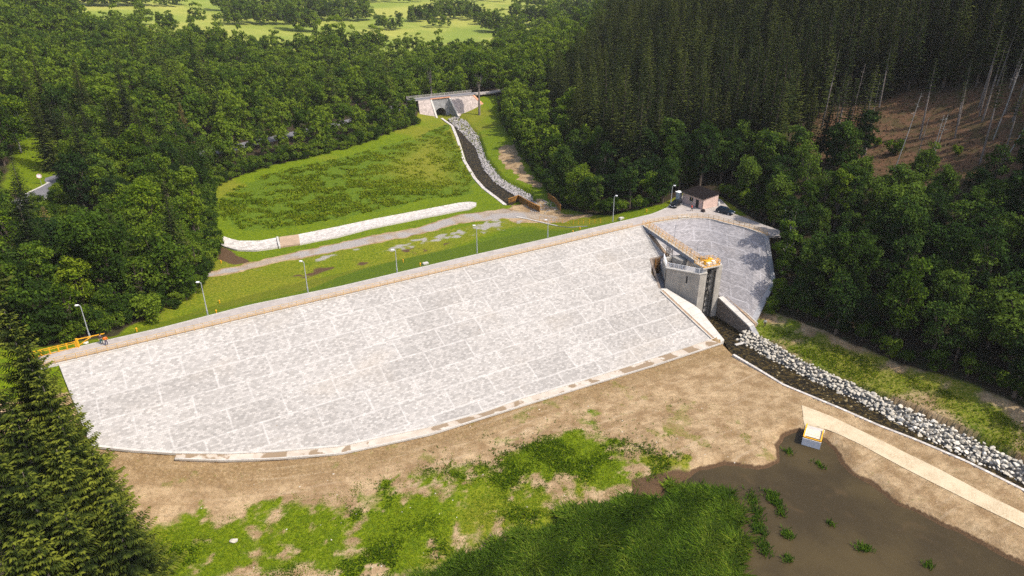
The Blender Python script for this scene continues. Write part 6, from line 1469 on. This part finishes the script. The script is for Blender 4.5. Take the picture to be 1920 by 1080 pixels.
# foreground grass tufts follow the same cover as the ground
N = 150000; P_ = np.stack([g.uniform(-52, 60, N), g.uniform(52, 118, N)], -1); x, y = P_[:, 0], P_[:, 1]
gs = sdist(x, y, grass_up); nz1_ = fbm(x, y, 7., 4); st_ = fbm(x * .75 + y * .25, y * .45 - x * .2, 3.2, 4)
pt = sst(.44, .68, .40 * st_ + .22 * nz1_ + .22 * fbm(x, y, 2.4, 3) + .16 * fbm(x, y, 1.1, 2) + .007 * np.clip(9 - gs, 0, 9) - .02); keep = (g.random(N) < sst(-2, 2, gs + (nz1_ - .5) * 9) * (1 - pt) + .02 * (gs > -14)) & (sdist(x, y, reed_poly) < 0) & (sdist(x, y, pond) < -2.5) & ((x - U0.x) * PX.x + (y - U0.y) * PX.y > 34)
P_ = P_[keep][:46000]; hh_ = .09 + .22 * sst(.5, .72, fbm(P_[:, 0], P_[:, 1], 6., 3)); blades('grass', np.column_stack([P_, H(P_[:, 0], P_[:, 1])]), hh_, .06, M['grassleaf'], 'patchy bright green grass on the tan soil between pond and dam', .62 - .32 * sst(.48, .66, fbm(P_[:, 0], P_[:, 1], 6., 3)), 1.2, 3)
xs = [p[0] for p in meadow]; ys = [p[1] for p in meadow]; N = 42000; P_ = np.stack([g.uniform(min(xs), max(xs), N), g.uniform(min(ys), max(ys), N)], -1)
sd = sdist(P_[:, 0], P_[:, 1], meadow) + (fbm(P_[:, 0], P_[:, 1], 3., 2) - .5) * 3; P_ = P_[sd > 0]; cl_ = fbm(P_[:, 0], P_[:, 1], 3.5, 3); yl = sst(-14, 14, sdist(P_[:, 0], P_[:, 1], yellowm))
k = g.random(len(P_)) < sst(.36, .62, cl_) * (1 - .6 * yl); P_, cl_, yl = P_[k], cl_[k], yl[k]
blades('meadow_weeds', np.column_stack([P_, H(P_[:, 0], P_[:, 1])]), .2 + .65 * cl_, .16, M['grassleaf'], 'tall dark green weeds covering the meadow behind the dam', np.clip(.2 + .5 * fbm(P_[:, 0], P_[:, 1], 6., 3) + .4 * yl, 0, 1), 1.2, 3)
# ground cover under the right-hand trees and along the wood edges
N = 9000; pts_ = []
for k in range(N):
    u = rnd.uniform(1410, 1920); 
    pts_.append((u, rnd.uniform(600, 860)))
und = []
for poly, n_ in ((strip_r, 5000),):
    xs = [p[0] for p in poly]; ys = [p[1] for p in poly]; A_ = np.stack([g.uniform(min(xs), max(xs), n_ * 4), g.uniform(min(ys), max(ys), n_ * 4)], -1); A_ = A_[sdist(A_[:, 0], A_[:, 1], poly) > .3]; A_ = A_[g.random(len(A_)) < .25 + .75 * (fbm(A_[:, 0], A_[:, 1], 4., 2) > .52)]; und.append(A_[:n_])
A_ = np.concatenate(und); blades('bank_grass', np.column_stack([A_, H(A_[:, 0], A_[:, 1])]), np.full(len(A_), .32), .07, M['grassleaf'], 'dry and green grass on the strip between riprap and the shaded right wood', .35 + .5 * fbm(A_[:, 0], A_[:, 1], 5., 2), .8, 3)
# dry litter and low undergrowth below the hillside spruces
A_ = scatter(clearing, 1.1); A_ = A_[g.random(len(A_)) < .35]; blades('brushwood', np.column_stack([A_, H(A_[:, 0], A_[:, 1])]), np.full(len(A_), .4), .12, foliage('dry_brush', (.04, .025, .015), (.12, .075, .04), (.3, .22, .14), .1), 'dry brown brushwood and litter on the floor of the clearing', .2 + .7 * g.random(len(A_)), 2.2, 3)

# ------------------------------------------------------------------ thin air volume, added to lift the dark tones
zlo, zhi = float(Z.min()) - 1, float(max(Z.max(), CAMZ)) + 45
mb = MB(); mb.box((0, 1150, (zlo + zhi) / 2), 3010, 1870, (zhi - zlo) / 2); hz_o = mb.build('added_haze', None); tag(hz_o, kind='stuff')
hm = bpy.data.materials.new('added_haze'); hm.use_nodes = True; hm.node_tree.nodes.clear(); ho_ = hm.node_tree.nodes.new('ShaderNodeOutputMaterial'); hv_ = hm.node_tree.nodes.new('ShaderNodeVolumePrincipled')
hv_.inputs['Color'].default_value = (.9, .88, .84, 1); hv_.inputs['Density'].default_value = .000075; hv_.inputs['Anisotropy'].default_value = 0; hm.node_tree.links.new(hv_.outputs[0], ho_.inputs['Volume']); hz_o.data.materials.clear(); hz_o.data.materials.append(hm)

# ------------------------------------------------------------------ light, sky, camera
SUN_EL, sdir = R(54), Vector((.91, -.41, 0)).normalized()
w = bpy.data.worlds.new('World'); scene.world = w; w.use_nodes = True; nt = w.node_tree; bg = nt.nodes['Background']
sky = nt.nodes.new('ShaderNodeTexSky'); sky.sky_type = 'NISHITA'; sky.sun_disc = False; sky.sun_elevation = SUN_EL; sky.sun_rotation = math.atan2(sdir.x, sdir.y); sky.air_density = 1.0; sky.dust_density = 3.0; sky.ozone_density = 1.0
nt.links.new(sky.outputs[0], bg.inputs[0]); bg.inputs[1].default_value = .15
sun = bpy.data.lights.new('sun', 'SUN'); sun.energy = 3.2; sun.angle = R(.6); sun.color = (1, .945, .86); so = bpy.data.objects.new('sun', sun); COL.objects.link(so)
so.rotation_euler = Vector((-sdir.x * math.cos(SUN_EL), -sdir.y * math.cos(SUN_EL), -math.sin(SUN_EL))).to_track_quat('-Z', 'Y').to_euler()
cam = bpy.data.cameras.new('camera'); cam.sensor_width = 36; cam.lens = 36 * FPX / 1920; cam.clip_start = 1; cam.clip_end = 9000
co = bpy.data.objects.new('camera', cam); COL.objects.link(co); co.location = (0, 0, CAMZ); co.rotation_euler = (R(90) - PITCH, 0, 0); scene.camera = co
vs = scene.view_settings; vs.view_transform = 'Standard'; vs.look = 'None'; vs.exposure = .72; vs.gamma = 1; vs.use_curve_mapping = False
scene.render.engine = 'CYCLES'; cy = scene.cycles; cy.max_bounces = 8; cy.diffuse_bounces = 5; cy.glossy_bounces = 2; cy.transmission_bounces = 5; cy.transparent_max_bounces = 4; cy.use_denoising = False
